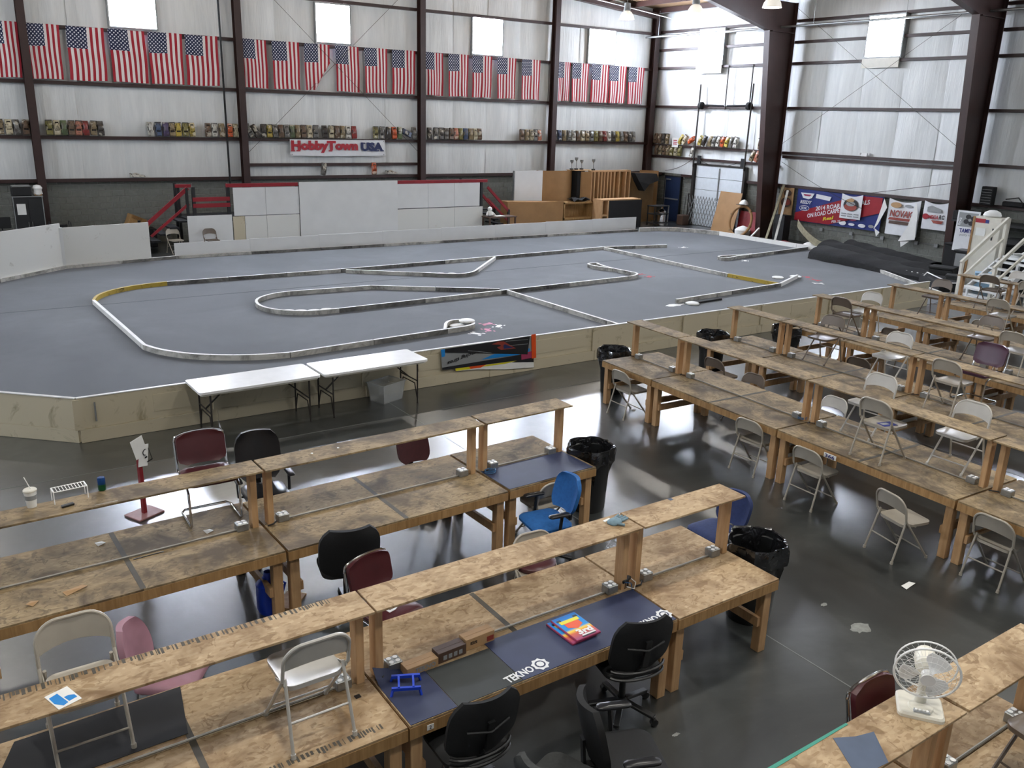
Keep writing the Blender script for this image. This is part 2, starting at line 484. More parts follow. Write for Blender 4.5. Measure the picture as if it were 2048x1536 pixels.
# ================================================================== the hall
X0, X1, Y0, Y1 = -10.0, 30.0, -7.0, 32.2
def roof_z(x): return 9.22 + (30 - min(max(x, 10), 30)) * .083 if x >= 10 else 10.88 - (10 - x) * .083
fl = struct(MB().box(X0, X1, Y0, Y1, -.2, 0).build('floor', 'sealed_concrete'))
fl['label'] = 'dark sealed concrete slab floor'
# saw-cut joints, shallow lighter lines in the slab
jm = simple('joint_line', '#6d706e', .6)
for k, y in enumerate((-3.5, .4, 11.6)):
    MB().box(X0, X1, y - .006, y + .006, 0, .0015).build('control_joint', 'joint_line', fl)
for x in (-1.2, 6.05, 12.2, 17.2, 22.3):
    MB().box(x - .006, x + .006, Y0, 12.7, 0, .0015).build('control_joint', 'joint_line', fl)
# worn pale patches on the slab
def blob(cx, cy, rx, ry, seed, n=18):
    r = random.Random(seed); return [(cx + rx * cos(2 * pi * k / n) * r.uniform(.6, 1.1), cy + ry * sin(2 * pi * k / n) * r.uniform(.6, 1.1)) for k in range(n)]
simple('floor_worn', '#86888433'[:7], .5, var=.2, scale=20)
for k, (cx, cy, rx, ry) in enumerate(((6.93, 4.05, .12, .09), (6.98, 4.5, .05, .03), (3.9, 3.35, .05, .03), (4.25, 3.1, .05, .04), (4.35, 3.9, .04, .02))):
    MB().prism(blob(cx, cy, rx, ry, k), 0, .001).build('worn_patch', 'floor_worn', fl)

# ---- block wall with insulation above, one side at a time
def block_wall(name, label, a0, a1, place, single):
    """a: coordinate along the wall; place(a, d, z) -> world, d = depth out of the wall"""
    root = struct(thing(name, label, 'wall'));
    if 'category' in root: del root['category']
    def bx(mb, a_0, a_1, d0, d1, z0, z1):
        t = MB().box(a_0, a_1, d0, d1, z0, z1); mb.add([place(*p) for p in t.v], t.f); return mb
    bx(MB(), a0, a1, -.2, 0, 0, 2.2).build('mortar_bed', 'mortar', root)
    rest = MB(); n = 0; sh = None
    for c in range(11):
        a = a0 + (0 if c % 2 else -.203)
        while a < a1:
            s0, s1 = max(a + .005, a0), min(a + .401, a1); z0, z1 = c * .2 + .005, c * .2 + .195
            if s1 - s0 > .05:
                if s1 - s0 > .39 and single((s0 + s1) / 2, z0) and n < 300:
                    if sh is None:
                        t = MB().box(-.198, .198, 0, .012, -.095, .095, .004); o_ = Vector(place(0, 0, 0))
                        sh = MB().add([Vector(place(*p)) - o_ for p in t.v], t.f).mesh('block', 'cmu')
                    put('block', sh, root, Vector(place((s0 + s1) / 2, 0, (z0 + z1) / 2))); n += 1
                else:
                    bx(rest, s0, s1, 0, .012, z0, z1)
            a += .406
    stuff(rest.build('block_field', 'cmu', root))
    return root, bx
WF, bxF = block_wall('wall_far', 'far end wall of grey block below and white quilted insulation above', X0, X1,
                     lambda a, d, z: (a, Y1 - d, z), lambda a, z: z > .75 and (2.2 < a < 10.6 or 18.7 < a < 21.5))
WR, bxR = block_wall('wall_right', 'side wall of grey block below and white quilted insulation above', Y0, Y1,
                     lambda a, d, z: (X1 - d, a, z), lambda a, z: 13.6 < a < 24.4 or (24.4 < a < 26.1 and z > .5) or (29.0 < a < 29.8))
for nm, bb in (('wall_left', (X0 - .2, X0, Y0, Y1)), ('wall_back', (X0, X1, Y0 - .2, Y0))):
    w = struct(MB().box(*bb, 0, 9.3).build(nm, 'vinyl_insulation')); w['label'] = 'plain insulated wall out of view'
def insul(root, place, a0, a1, top, girts, width):
    n = max(1, round((a1 - a0) / width)); w = (a1 - a0) / n
    for i in range(n):
        s0, s1 = a0 + i * w, a0 + (i + 1) * w; t = top((s0 + s1) / 2)
        zz = [2.2] + [g for g in girts if 2.3 < g < t - .2] + [t]
        ph = random.random() * 6
        def fn(u, v):
            z = 2.2 + (t - 2.2) * v
            k = max(j for j in range(len(zz) - 1) if z >= zz[j] - 1e-6)
            q = (z - zz[k]) / (zz[k + 1] - zz[k])
            d = .015 + .055 * sqrt(max(0, sin(pi * u))) * (.35 + .65 * sin(pi * q) ** .6) + .012 * sin(9 * u + ph + z)
            return place(s0 + w * u, d, z)
        MB().grid(fn, 8, 30).build('insulation_panel', 'vinyl_insulation', root)
GF = (2.2, 3.55, 5.22, 6.87, 8.42)
GR = (2.2, 3.5, 5.24, 6.93, 7.72, 8.5)
bxF(MB(), X0, X1, -.2, 0, 2.2, 11.2).build('wall_sheet', 'vinyl_insulation', WF)
bxR(MB(), Y0, Y1, -.2, 0, 2.2, 9.3).build('wall_sheet', 'vinyl_insulation', WR)
COLF = (-3.0, 3.53, 10.1, 17.25, 23.73)
bays = [X0] + list(COLF) + [X1]
for a, b in zip(bays[:-1], bays[1:]):
    insul(WF, lambda s, d, z: (s, Y1 - d, z), a, b, roof_z, GF, 1.45)
COLR = (0.0, 8.0, 16.1, 24.3)
bays = [Y0] + list(COLR) + [Y1]
for a, b in zip(bays[:-1], bays[1:]):
    insul(WR, lambda s, d, z: (X1 - d, s, z), a, b, lambda s: 9.25, GR, 1.6)
# girts, one length to each bay
def girt(mb, bx, a0, a1, z, dep=.21):
    bx(mb, a0, a1, 0, dep, z - .012, z); bx(mb, a0, a1, dep - .012, dep, z - .09, z - .012)
    bx(mb, a0, a1, .02, dep, z - .102, z - .09); return mb
for a, b in zip([X0] + list(COLF), list(COLF) + [X1]):
    for z in GF: girt(MB(), bxF, a + .1, b - .1, z).build('girt', 'steel_brown', WF)
girt(MB(), bxF, 10.2, 17.15, 2.66).build('girt', 'steel_brown', WF)
for a, b in zip([Y0] + list(COLR), list(COLR) + [Y1]):
    for z in GR:
        if b > 30 and z == 2.2:
            girt(MB(), bxR, 24.4, 25.9, z).build('girt', 'steel_brown', WR); girt(MB(), bxR, 29.2, 29.85, z).build('girt', 'steel_brown', WR); girt(MB(), bxR, 31.1, Y1, z).build('girt', 'steel_brown', WR)
        else: girt(MB(), bxR, a + .1, b - .1, z).build('girt', 'steel_brown', WR)
girt(MB(), bxR, 16.2, 24.2, 3.34, .16).build('girt', 'steel_brown', WR)
girt(MB(), bxR, 24.4, Y1, 2.98, .16).build('girt', 'steel_brown', WR)
# columns
def hbeam(mb, x, y, z0, z1, w, d, t=.018):
    mb.box(x - w / 2, x + w / 2, y - d / 2, y - d / 2 + t, z0, z1); mb.box(x - w / 2, x + w / 2, y + d / 2 - t, y + d / 2, z0, z1)
    mb.box(x - t / 2, x + t / 2, y - d / 2 + t, y + d / 2 - t, z0, z1); return mb
for k, x in enumerate(COLF):
    o = hbeam(MB(), x, 31.86, 0, roof_z(x) - .25, .23, .3).build('wall_column', 'steel_brown')
    tag(o, ['dark red steel column out of view on the far wall', 'dark red steel column behind the black cabinet', 'dark red steel column beside the hanging black conduit',
            'dark red steel column past the end of the lettered white banner', 'dark red steel column above the brown board ramp'][k], 'column', 'far wall columns')
tag(hbeam(MB(), 29.55, 31.95, 0, 9.1, .3, .3).build('corner_column', 'steel_brown'), 'dark red corner column where the two tall walls meet', 'column')
rootc = struct(thing('ceiling', 'brown lined pitched metal roof on purlins', 'roof')); del rootc['category']
for xa, xb in ((X0, 10), (10, X1)):
    MB().add([(xa, Y0, roof_z(xa) + .2), (xb, Y0, roof_z(xb) + .2), (xb, Y1, roof_z(xb) + .2), (xa, Y1, roof_z(xa) + .2),
              (xa, Y0, roof_z(xa) + .3), (xb, Y0, roof_z(xb) + .3), (xb, Y1, roof_z(xb) + .3), (xa, Y1, roof_z(xa) + .3)],
             [(0, 3, 2, 1), (4, 5, 6, 7), (0, 1, 5, 4), (1, 2, 6, 5), (2, 3, 7, 6), (3, 0, 4, 7)]).build('roof_liner', 'roof_liner', rootc)
x = 29.5
while x > X0 + .5:
    MB().box(x - .03, x + .03, Y0, Y1, roof_z(x) - .02, roof_z(x) + .19).build('purlin', 'steel_frame', rootc); x -= 1.5
# rigid frames on the side wall: tapered column + haunched rafter
def rigid_frame(y, label):
    t = thing('rigid_frame', label, 'steel frame', (0, y, 0), 0, 'rigid frames along the side wall')
    def plate(poly, w, nm):     # polygon in xz, width in y
        n = len(poly); V = [(p[0], -w / 2, p[1]) for p in poly] + [(p[0], w / 2, p[1]) for p in poly]
        F = [tuple(range(n)), tuple(range(2 * n - 1, n - 1, -1))] + [(i, n + i, n + (i + 1) % n, (i + 1) % n) for i in range(n)]
        MB().add(V, F).build(nm, 'steel_frame', t)
    plate([(29.0, 0), (29.72, 0), (29.72, 9.1), (28.22, 9.1), (28.22, 8.0)], .016, 'column_web')
    plate([(28.97, 0), (29.0, 0), (28.24, 8.0), (28.21, 8.0)], .26, 'inner_flange')
    plate([(29.70, 0), (29.73, 0), (29.73, 9.1), (29.70, 9.1)], .26, 'outer_flange')
    plate([(28.22, 8.0), (28.22, 9.15), (25, 9.42), (18, 10.0), (10, 10.66), (10, 9.9), (18, 9.35), (24.9, 8.76), (26.5, 8.4)], .016, 'rafter_web')
    plate([(28.22, 8.0), (26.5, 8.4), (24.9, 8.76), (18, 9.35), (10, 9.9), (10, 9.93), (18, 9.38), (24.9, 8.79), (26.5, 8.43), (28.22, 8.03)], .26, 'rafter_flange')
    plate([(10, 9.9), (10, 10.66), (0, 9.85), (-9.7, 9.0), (-9.7, 8.3), (0, 9.2)], .016, 'rafter_web')
    plate([(28.4, 7.98), (29.7, 7.98), (29.7, 8.01), (28.4, 8.01)], .24, 'knee_stiffener')
    MB().box(28.9, 29.8, -.15, .15, 0, .025).build('base_plate', 'steel_frame', t)
rigid_frame(24.3, 'big dark red tapered steel frame between the shutter and the banners')
rigid_frame(16.1, 'big dark red tapered steel frame behind the stairs near the last banner')
rigid_frame(8.0, 'dark red tapered steel frame out of view down the side wall')
# end wall rafter
MB().add([(29.6, 31.75, 8.98), (10, 31.75, 10.6), (10, 31.75, 10.85), (29.6, 31.75, 9.22), (29.6, 32.0, 8.98), (10, 32.0, 10.6), (10, 32.0, 10.85), (29.6, 32.0, 9.22)],
         [(0, 1, 2, 3), (7, 6, 5, 4), (0, 4, 5, 1), (1, 5, 6, 2), (2, 6, 7, 3), (3, 7, 4, 0)]).build('end_rafter', 'steel_brown', WF)

# ---- translucent windows, glowing with daylight
WN = [0]
def window(place, a0, a1, z0, z1, label, shade=False, pane='window_pane'):
    WN[0] += 1
    r = struct(thing('window_%d' % WN[0], label, 'window')); del r['category']
    def bx(a_0, a_1, d0, d1, z_0, z_1, nm, mat):
        t = MB().box(a_0, a_1, d0, d1, z_0, z_1); MB().add([place(*p) for p in t.v], t.f).build(nm, mat, r)
    f = .12 if shade else 0.0          # the side wall panes stand proud of the rails
    bx(a0, a1, .10 + f, .13 + f, z0, z1, 'pane', pane)
    for q in ((a0 - .05, a0, z0 - .05, z1 + .05), (a1, a1 + .05, z0 - .05, z1 + .05)): bx(q[0], q[1], .02, .17 + f, q[2], q[3], 'window_frame', 'grey_steel')
    for q in ((z0 - .05, z0), (z1, z1 + .05)): bx(a0, a1, .02, .17 + f, q[0], q[1], 'window_frame', 'grey_steel')
    if shade: bx(a0, a1 + .1, .24, .28, z0 - .38, z0 - .05, 'wind_flap', 'off_white')
PF = lambda a, d, z: (a, Y1 - d, z)
PR = lambda a, d, z: (X1 - d, a, z)
window(PF, 6.08, 7.5, 6.96, 8.36, 'glowing square window above the flags by the cabinet column', pane='window_pane_bright')
window(PF, 13.05, 14.35, 6.96, 8.25, 'glowing square window above the cross of bracing wires', pane='window_pane_bright')
window(PF, 19.7, 21.12, 6.94, 8.3, 'glowing square window in the third bay of the flag wall', pane='window_pane_bright')
window(PF, 25.72, 27.2, 6.94, 8.34, 'glowing square window nearest the far corner of the flag wall', pane='window_pane_bright')
window(PR, 27.9, 29.3, 6.98, 8.38, 'glowing square window above the tall door tracks', True)
window(PR, 19.5, 20.9, 7.0, 8.38, 'glowing square window between the two big steel frames', True)
window(PR, 11.0, 12.4, 7.0, 8.38, 'glowing square window beyond the edge of view', False)
window(PR, 3.0, 4.4, 7.0, 8.38, 'glowing square window out of view down the side wall', False)
PL = lambda a, d, z: (X0 + d, a, z)
for a in (11.5, 19.5, 27.5): window(PL, a, a + 1.4, 6.9, 8.3, 'added glowing square window out of view on the opposite side wall')  # unseen windows added for daylight from the left

# ---- high bay lamps
def make_lamp():
    t = thing('high_bay_lamp', '', 'lamp', (0, 0, 0), 0, 'high bay lamps')
    MB().tube([(0, 0, .55), (0, 0, 1.6)], .012).build('stem', 'galv', t)
    MB().lathe([(.05, .56), (.11, .54), (.12, .36), (.13, .30), (.09, .26)], 16).build('housing', 'grey_steel', t)
    MB().lathe([(.09, .28), (.16, .24), (.24, .12), (.27, 0), (.262, 0), (.232, .115), (.155, .23), (.085, .27)], 24, cap=(False, False)).build('shade', 'lamp_glow', t)
    MB().lathe([(.02, .22), (.055, .16), (.055, .08), (.02, .04)], 12).build('bulb', 'lamp_glow', t)
    return t
lamp0 = make_lamp()
KIDS[lamp0.name] = [(c, []) for c in lamp0.children]      # the shade parts only: each lamp gets its own light below
LAMPS = [(22.55, 26.0, 8.06, 'white bell high bay lamp hanging nearest the far corner'), (22.0, 22.0, 7.92, 'white bell high bay lamp between the corner one and the big frame'),
         (21.0, 18.0, 7.72, 'white bell high bay lamp hanging in front of the big tapered column')]
for x, y in ((14.5, 26), (7, 26), (0, 26), (14, 19), (7, 19), (0, 19), (21, 4.2), (16.5, 5.2), (11.5, 5.4), (6.5, 5.2), (1.5, 5.0), (16, .5), (11, .2), (6, .6), (1.5, 1.0), (-4.5, 4), (-5, 12)):
    LAMPS.append((x, y, 8.35, 'white bell high bay lamp hanging above the view'))
for k, (x, y, z, lb) in enumerate(LAMPS):      # unseen bench lamps shine only downward, keeping ceiling glare off the floor
    if k == 0: r = lamp0; r.location = (x, y, z); r['label'] = lb
    else: r = copy_tree(lamp0, (x, y, z), 0, lb)
    near = y < 12
    L = bpy.data.lights.new('lamp_light', 'AREA' if near else 'POINT'); L.energy = LAMP_WATT * (.72 if near else 1.0)
    if near: L.shape = 'DISK'; L.size = .44; L.spread = radians(160)
    else: L.shadow_soft_size = .16
    L.color = (1.0, .965, .90)
    lo = bpy.data.objects.new('lamp_light', L); COL.objects.link(lo); lo.location = (0, 0, -.03 if near else -.18); lo.parent = r
# heater / sprinkler pipe along the frames with hanger rods
pp = thing('ceiling_pipe', 'pale pipe slung under the big frames along the side wall', 'pipe')
MB().tube([(29.0, 32.0, 8.18), (29.0, 10.0, 8.16)], .045, 10).build('pipe_run', 'galv', pp)
for y in (31.2, 27.6, 22.8, 19.0, 13.5):
    MB().tube([(29.0, y, 8.2), (29.0, y, 9.25)], .008, 6).build('hanger_rod', 'galv', pp)
MB().tube([(24.2, 30.5, 9.35), (29.0, 30.5, 8.9)], .02).build('branch_pipe', 'galv', pp)
# bracing wires
def wire(p, q, label, sag=.0, r=.007, mat='dark_steel', nm='bracing_wire', cat='wire', grp=None):
    n = 10; P = [Vector(p).lerp(Vector(q), i / n) - Vector((0, 0, sag * sin(pi * i / n))) for i in range(n + 1)]
    return tag(MB().tube(P, r, 5).build(nm, mat), label, cat, grp)
wire((10.15, 31.9, 9.4), (17.1, 31.9, 3.1), 'thin bracing wire falling toward the ramp side of the flag wall', grp='bracing wires')
wire((10.15, 31.9, 2.95), (17.1, 31.9, 9.4), 'thin bracing wire rising toward the ramp side of the flag wall', grp='bracing wires')
wire((29.6, 24.1, 8.9), (29.6, 16.3, 3.7), 'thin bracing wire from the shutter frame down toward the stairs', grp='bracing wires')
wire((29.6, 24.1, 3.8), (29.6, 16.3, 8.9), 'thin bracing wire from the shutter frame up toward the stairs', grp='bracing wires')
wire((29.6, 24.0, 3.1), (29.6, 20.0, 1.6), 'slack dark cable falling behind the big colour banner', .1, .008, grp=None)
wire((29.72, 16.2, 2.9), (29.8, 20.2, 2.14), 'dark cable rising to the column by the stairs', 0, .01)
tag(MB().tube([(9.42, 31.6, 10.4), (9.44, 31.6, 2.0)], .035, 8).build('conduit', 'black_matte'), 'vertical black conduit beside the column near the red stairs', 'conduit')
# ================================================================== flags, cars, banner on the far wall
def flag_mesh(seed, fold=False, w=.96, h=1.6):
    r = random.Random(seed); p1, p2, p3 = r.uniform(0, 6), r.uniform(0, 6), r.uniform(.6, 1.4)
    nu, nv = 14, 18
    V, UV = [], []
    sk = r.uniform(-.02, .05)
    for j in range(nv + 1):
        for i in range(nu + 1):
            u, v = i / nu, j / nv
            x = (u - .5) * w; hang = 1 - v
            x += sk * hang + .012 * sin(7 * v + p2) * hang
            if u > .5: x -= .05 * p3 * hang * (u - .5)
            y = -.02 - .035 * sin(9 * u + p1 + 1.2 * v) * hang - .02 * sin(15 * u + p2) * hang
            z = v * h - h - .01 * sin(5 * u + p1)
            if fold and v < .62:
                k = (.62 - v) / .62; lim = 1 - .62 * k
                if u > lim:
                    e = u - lim; x = (lim - .5) * w + e * .12 * w; y -= .03 + e * .1; z += e * .35
            V.append((x, y, z)); UV.append((u, v))
    n = len(V); wd = nu + 1
    F = [(j * wd + i, j * wd + i + 1, (j + 1) * wd + i + 1, (j + 1) * wd + i) for j in range(nv) for i in range(nu)]
    V2 = [(x, y + .006, z) for x, y, z in V]
    F2 = [tuple(reversed([q + n for q in f])) for f in F]
    me = bpy.data.meshes.new('flag'); me.from_pydata(V + V2, [], F + F2)
    uvl = me.uv_layers.new(name='UVMap')
    for lp in me.loops: uvl.data[lp.index].uv = UV[lp.vertex_index % n]
    me.materials.append(MATS['flag_cloth']); me.polygons.foreach_set('use_smooth', [True] * len(me.polygons))
    return me
FM = [flag_mesh(s) for s in (1, 2, 3, 4, 5)]
FLX = [(2.55, 3.42), (3.62, 4.56), (4.75, 5.84), (5.96, 7.06), (7.17, 8.25), (8.34, 9.42), (10.22, 11.1), (11.3, 12.31), (12.5, 13.47), (13.7, 14.62), (14.86, 15.8), (16.01, 17.01), (17.4, 18.24), (18.49, 19.43), (19.62, 20.56), (20.83, 21.76), (22.05, 23.01), (23.9, 24.63), (24.74, 25.67), (25.84, 26.82), (26.89, 27.87), (28.0, 28.95)]
simple('flag_rail', '#d8d6d2', .6)
BAY = ['in the bay nearest the black cabinet', 'in the bay above the lettered banner', 'in the bay above the red stage stairs end', 'in the bay by the far corner']
for k, (a, b) in enumerate(FLX):
    bay = 0 if k < 6 else 1 if k < 12 else 2 if k < 17 else 3
    first = (0, 6, 12, 17)[bay]
    me = flag_mesh(99, True) if k == 8 else FM[(k * 3 + k // 4) % 5]
    o = put('striped_flag', me, None, ((a + b) / 2, 31.93, 6.86)); o.scale = ((b - a) / .96, 1, 1)
    lb = 'striped flag with its lower corner folded over, above the lettered banner' if k == 8 else '%s hanging striped flag %s' % (ORD[k - first], BAY[bay])
    tag(o, lb, 'flag', 'row of hanging flags')
# ---- model car bodies
def car_mesh(kind):
    L, Wd = .46, .205
    prof = {0: [(0, .05), (.06, .085), (.3, .1), (.42, .155), (.62, .16), (.78, .115), (.95, .105), (1, .07)],
            1: [(0, .045), (.05, .08), (.34, .09), (.5, .15), (.66, .155), (.92, .11), (.97, .13), (1, .12)],
            2: [(0, .05), (.05, .075), (.25, .11), (.38, .15), (.8, .15), (.9, .12), (.98, .1), (1, .06)]}[kind]
    def prf(t):
        for (a, h0), (b, h1) in zip(prof[:-1], prof[1:]):
            if t <= b: return h0 + (h1 - h0) * (t - a) / (b - a)
        return prof[-1][1]
    sec = [0, .05, .12, .22, .3, .36, .42, .52, .62, .7, .78, .88, .95, 1]
    acr = [-1, -1, -.93, -.72, -.3, .3, .72, .93, 1, 1]
    V = []
    for t in sec:
        hw = Wd / 2 * (.86 + .14 * sin(pi * min(1, max(0, .12 + t * .8)))) ; h = prf(t); body = min(h, .095)
        for j, a in enumerate(acr):
            if j in (0, 9): z = .015
            elif j in (1, 8): z = body * .62
            elif j in (2, 7): z = body
            elif j in (3, 6): z = body + (h - body) * .75
            else: z = h
            V.append((a * hw * (.82 if (j in (3, 6) and h > .1) else 1), t * L - L / 2, z))
    n = len(acr); F = [(i * n + j, i * n + j + 1, (i + 1) * n + j + 1, (i + 1) * n + j) for i in range(len(sec) - 1) for j in range(n - 1)]
    F += [tuple(range(n)), tuple((len(sec) - 1) * n + j for j in range(n - 1, -1, -1))]
    body = MB().add(V, F); body.smooth = True
    g = MB()
    for i in (4, 5, 9, 10):          # wind and rear screens
        q = [i * n + 3, i * n + 6, (i + 1) * n + 6, (i + 1) * n + 3]
        vs = [Vector(V[k]) + Vector((0, 0, .003)) for k in q]; c = sum(vs, Vector()) / 4
        g.add([c + (p - c) * .9 + Vector((0, 0, .002)) for p in vs], [(0, 1, 2, 3)])
    for side in (2, 6):
        q = [5 * n + side, 5 * n + side + 1, 9 * n + side + 1, 9 * n + side]; vs = [Vector(V[k]) for k in q]; c = sum(vs, Vector()) / 4
        sgn = -1 if side == 2 else 1
        g.add([c + (p - c) * .8 + Vector((sgn * .004, 0, .003)) for p in vs], [(0, 1, 2, 3)])
    wg = MB().box(-.09, .09, L / 2 - .03, L / 2 - .002, .125, .132); wg.box(-.092, -.086, L / 2 - .045, L / 2, .09, .14); wg.box(.086, .092, L / 2 - .045, L / 2, .09, .14)
    return body.mesh('model_car', 'car_paint'), g.mesh('window_glass', 'car_glass'), wg.mesh('rear_wing', 'car_paint')
CARM = [car_mesh(k) for k in range(3)]
CC = {'tan': '#8a7a5c', 'grey': '#6d6c68', 'olive': '#7a7440', 'cream': '#b5ab8e', 'brown': '#6a5440', 'red': '#8c3733', 'yellow': '#b09b45', 'white': '#c4c2b8', 'blue': '#4a5a78', 'orange': '#c4572a', 'dark': '#413c38', 'green': '#5d6a4a', 'purple': '#55496a', 'salmon': '#b0705a'}
def car(loc, rot, color, label, group, kind=None):
    k = random.randrange(3) if kind is None else kind
    b, g, wg = CARM[k]
    o = put('model_car', b, None, loc, rot); c = lin(CC[color]); f = random.uniform(.85, 1.1); o.color = (c[0] * f, c[1] * f, c[2] * f, 1)
    tag(o, label, 'model car', group)
    put('window_glass', g, o)
    if k == 1:
        w_ = put('rear_wing', wg, o); w_.color = (.05, .05, .05, 1)
    return o
def car_row(xs, cols, where, along='x', z=3.55, tilt=0.0, wall=31.99):
    cols = cols.split()
    cnt = {}
    for c in cols: cnt[c] = cnt.get(c, 0) + 1
    for i, (x, c) in enumerate(zip(xs, cols)):
        lb = ('only %s model car body %s' % (c, where)) if cnt[c] == 1 else ('%s model car body, %s %s' % (c, ORD[i], where))
        t = tilt + random.uniform(-.05, .05)
        R = Matrix.Rotation(t, 4, 'Y') @ Matrix.Rotation(radians(90), 4, 'X') @ Matrix.Identity(4)
        # stand on the nose, roof toward the room, leaning back a little
        R = Matrix.Rotation(radians(-9), 4, 'X') @ R
        if along == 'x':
            loc = (x, wall - .015, z + .245); M_ = R
        else:
            loc = (wall - .015, x, z + .245); M_ = Matrix.Rotation(radians(-90), 4, 'Z') @ R
        car(loc, M_.to_euler(), c, lb, 'model car bodies along the wall rails')
car_row((2.59, 2.83, 3.04, 3.3), 'tan cream grey brown', 'from the view edge, before the cabinet column')
car_row((3.95, 4.17, 4.37, 4.59, 4.8, 5.0, 5.24, 5.45), 'olive cream green brown salmon red tan dark', 'in the group past the cabinet column')
car_row((6.99, 7.24, 7.49, 7.69, 7.89, 8.13, 8.35), 'white blue purple tan yellow olive yellow', 'in the group under the conduit flags')
car_row((8.89, 9.11, 9.37, 9.64, 9.85), 'brown white tan orange cream', 'in the group by the black conduit')
car_row((10.33, 10.55), 'grey dark', 'leaning just past the conduit column', tilt=-.5)
car_row((10.85, 11.07, 11.28, 11.5, 11.71, 11.92, 12.13, 12.35, 12.59, 12.82), 'dark yellow grey brown grey green tan brown cream grey', 'in the long group above the red lettering')
car_row((13.18, 13.44, 13.68, 13.9, 14.12, 14.37), 'dark cream brown tan white red', 'in the group above the blue lettering')
car_row((15.27, 15.53, 15.83, 16.07, 16.31), 'olive grey dark orange green', 'in the group past the lettered banner')
car_row((16.62,), 'blue', 'lying askew past the lettered banner', tilt=-1.1)
car_row((16.95,), 'grey', 'alone against the column past the banner')
car_row((17.65, 17.93, 18.19, 18.42, 18.66, 18.88, 19.1, 19.34, 19.58, 19.8, 20.02), 'dark grey dark grey brown salmon olive blue tan cream brown', 'in the group behind the third bay column')
car_row((22.16, 22.43, 22.67, 22.88, 23.09), 'brown tan cream grey salmon', 'in the small group before the ramp column')
car_row((23.94, 24.2, 24.46, 24.72, 24.98, 25.24, 25.5, 25.76, 26.02, 26.28, 26.54, 26.8, 27.05), 'dark blue tan grey white brown cream tan grey olive brown red white', 'in the group above the ramps')
car_row((27.32, 27.56, 27.82, 28.06, 28.3, 28.55), 'dark yellow grey brown dark grey', 'in the group nearest the corner column')
car_row((31.63, 31.36, 31.1, 30.85), 'brown brown dark tan', 'on the side wall rail next to the corner', 'y', 3.5, wall=29.79)
car_row((29.95, 29.7), 'yellow cream', 'on the side wall rail beside the paper sign', 'y', 3.5, tilt=.5, wall=29.79)
car_row((29.3,), 'orange', 'tipped over on the side wall rail', 'y', 3.5, tilt=1.0, wall=29.79)
car_row((28.72, 28.5), 'yellow dark', 'on the side wall rail behind the door track', 'y', 3.5, tilt=.3, wall=29.79)
car_row((28.12, 27.9, 27.65), 'tan grey white', 'on the side wall rail inside the door tracks', 'y', 3.5, tilt=.2, wall=29.79)
car_row((27.4, 27.15, 26.9, 26.65), 'orange yellow grey white', 'on the side wall rail before the far track', 'y', 3.5, tilt=.2, wall=29.79)
car_row((25.3,), 'brown', 'half hidden behind the big frame on the upper rail', 'y', 3.5, wall=29.79)
car_row((31.57, 31.3, 31.05, 30.8, 30.55, 30.28, 30.02), 'brown tan brown tan olive cream olive', 'on the lower side wall rail', 'y', 2.98, wall=29.84)
car_row((29.24,), 'white', 'alone on the lower side wall rail', 'y', 2.98, tilt=.3, wall=29.84)
car_row((25.7, 25.45, 25.2), 'tan salmon brown', 'half hidden behind the frame on the lower rail', 'y', 2.98, tilt=.3, wall=29.84)
car((6.47, 32.05, 2.22), (0, 0, radians(90)), 'white', 'white model car lying flat on the rail above the block wall', 'model cars on the low rail', 1)
car((15.2, 32.03, 2.44), (radians(80), 0, 0), 'orange', 'bright orange model car standing over the stage', 'model cars on the low rail', 0)
car((13.1, 32.0, 2.44), (radians(80), .2, 0), 'grey', 'dull grey model car standing over the stage', 'model cars on the low rail', 2)
car((16.0, 32.05, 2.22), (0, 0, radians(90)), 'white', 'white model car lying flat on the rail over the stage', 'model cars on the low rail', 1)
# paper sign on the side rail
t = thing('paper_sign', 'small white paper sign with red lettering on the side rail', 'sign', (29.7, 30.3, 3.4))
MB().box(0, .004, -.2, .2, 0, .42).build('sheet', 'paper', t)
for z in (.12, .2, .28): MB().box(-.002, 0, -.12, .12, z, z + .045).build('printed_line', 'ink_red', t)
# ---- lettered banner
t = thing('lettered_banner', 'long white banner with HobbyTown USA in red and blue letters', 'banner', (13.74, 31.95, 3.23))
MB().grid(lambda u, v: ((u - .5) * 3.84, -.01 - .02 * sin(7 * u) * (1 - v), (v - .5) * .58 - .02 * sin(pi * u) * (1 - v)), 30, 4, (0, .004, 0)).build('cloth', 'vinyl_white', t)
letters('hobby', 2.66, .44, 'ink_red', t, frame((-.56, -.05, .03), (1, 0, 0), (0, 0, 1)))
letters('usa', .95, .33, 'ink_navy', t, frame((1.36, -.05, .04), (1, 0, 0), (0, 0, 1)))
for x in (-1.86, 1.86):
    for z in (-.25, .25): MB().lathe([(.02, 0), (.02, .006)], 8, (x, -.04, z), ax='y').build('grommet', 'galv', t)
# serif feet on the letters H, T, U, A
for x, m, z0 in ((-1.83, 'ink_red', -.115), (-1.62, 'ink_red', -.115), (-.36, 'ink_red', -.115), (1.0, 'ink_navy', .175), (1.2, 'ink_navy', .175), (1.58, 'ink_navy', -.105), (1.78, 'ink_navy', -.105)):
    MB().box(x - .075, x + .075, -.056, -.046, z0 - .02, z0 + .02).build('serif', m, t)
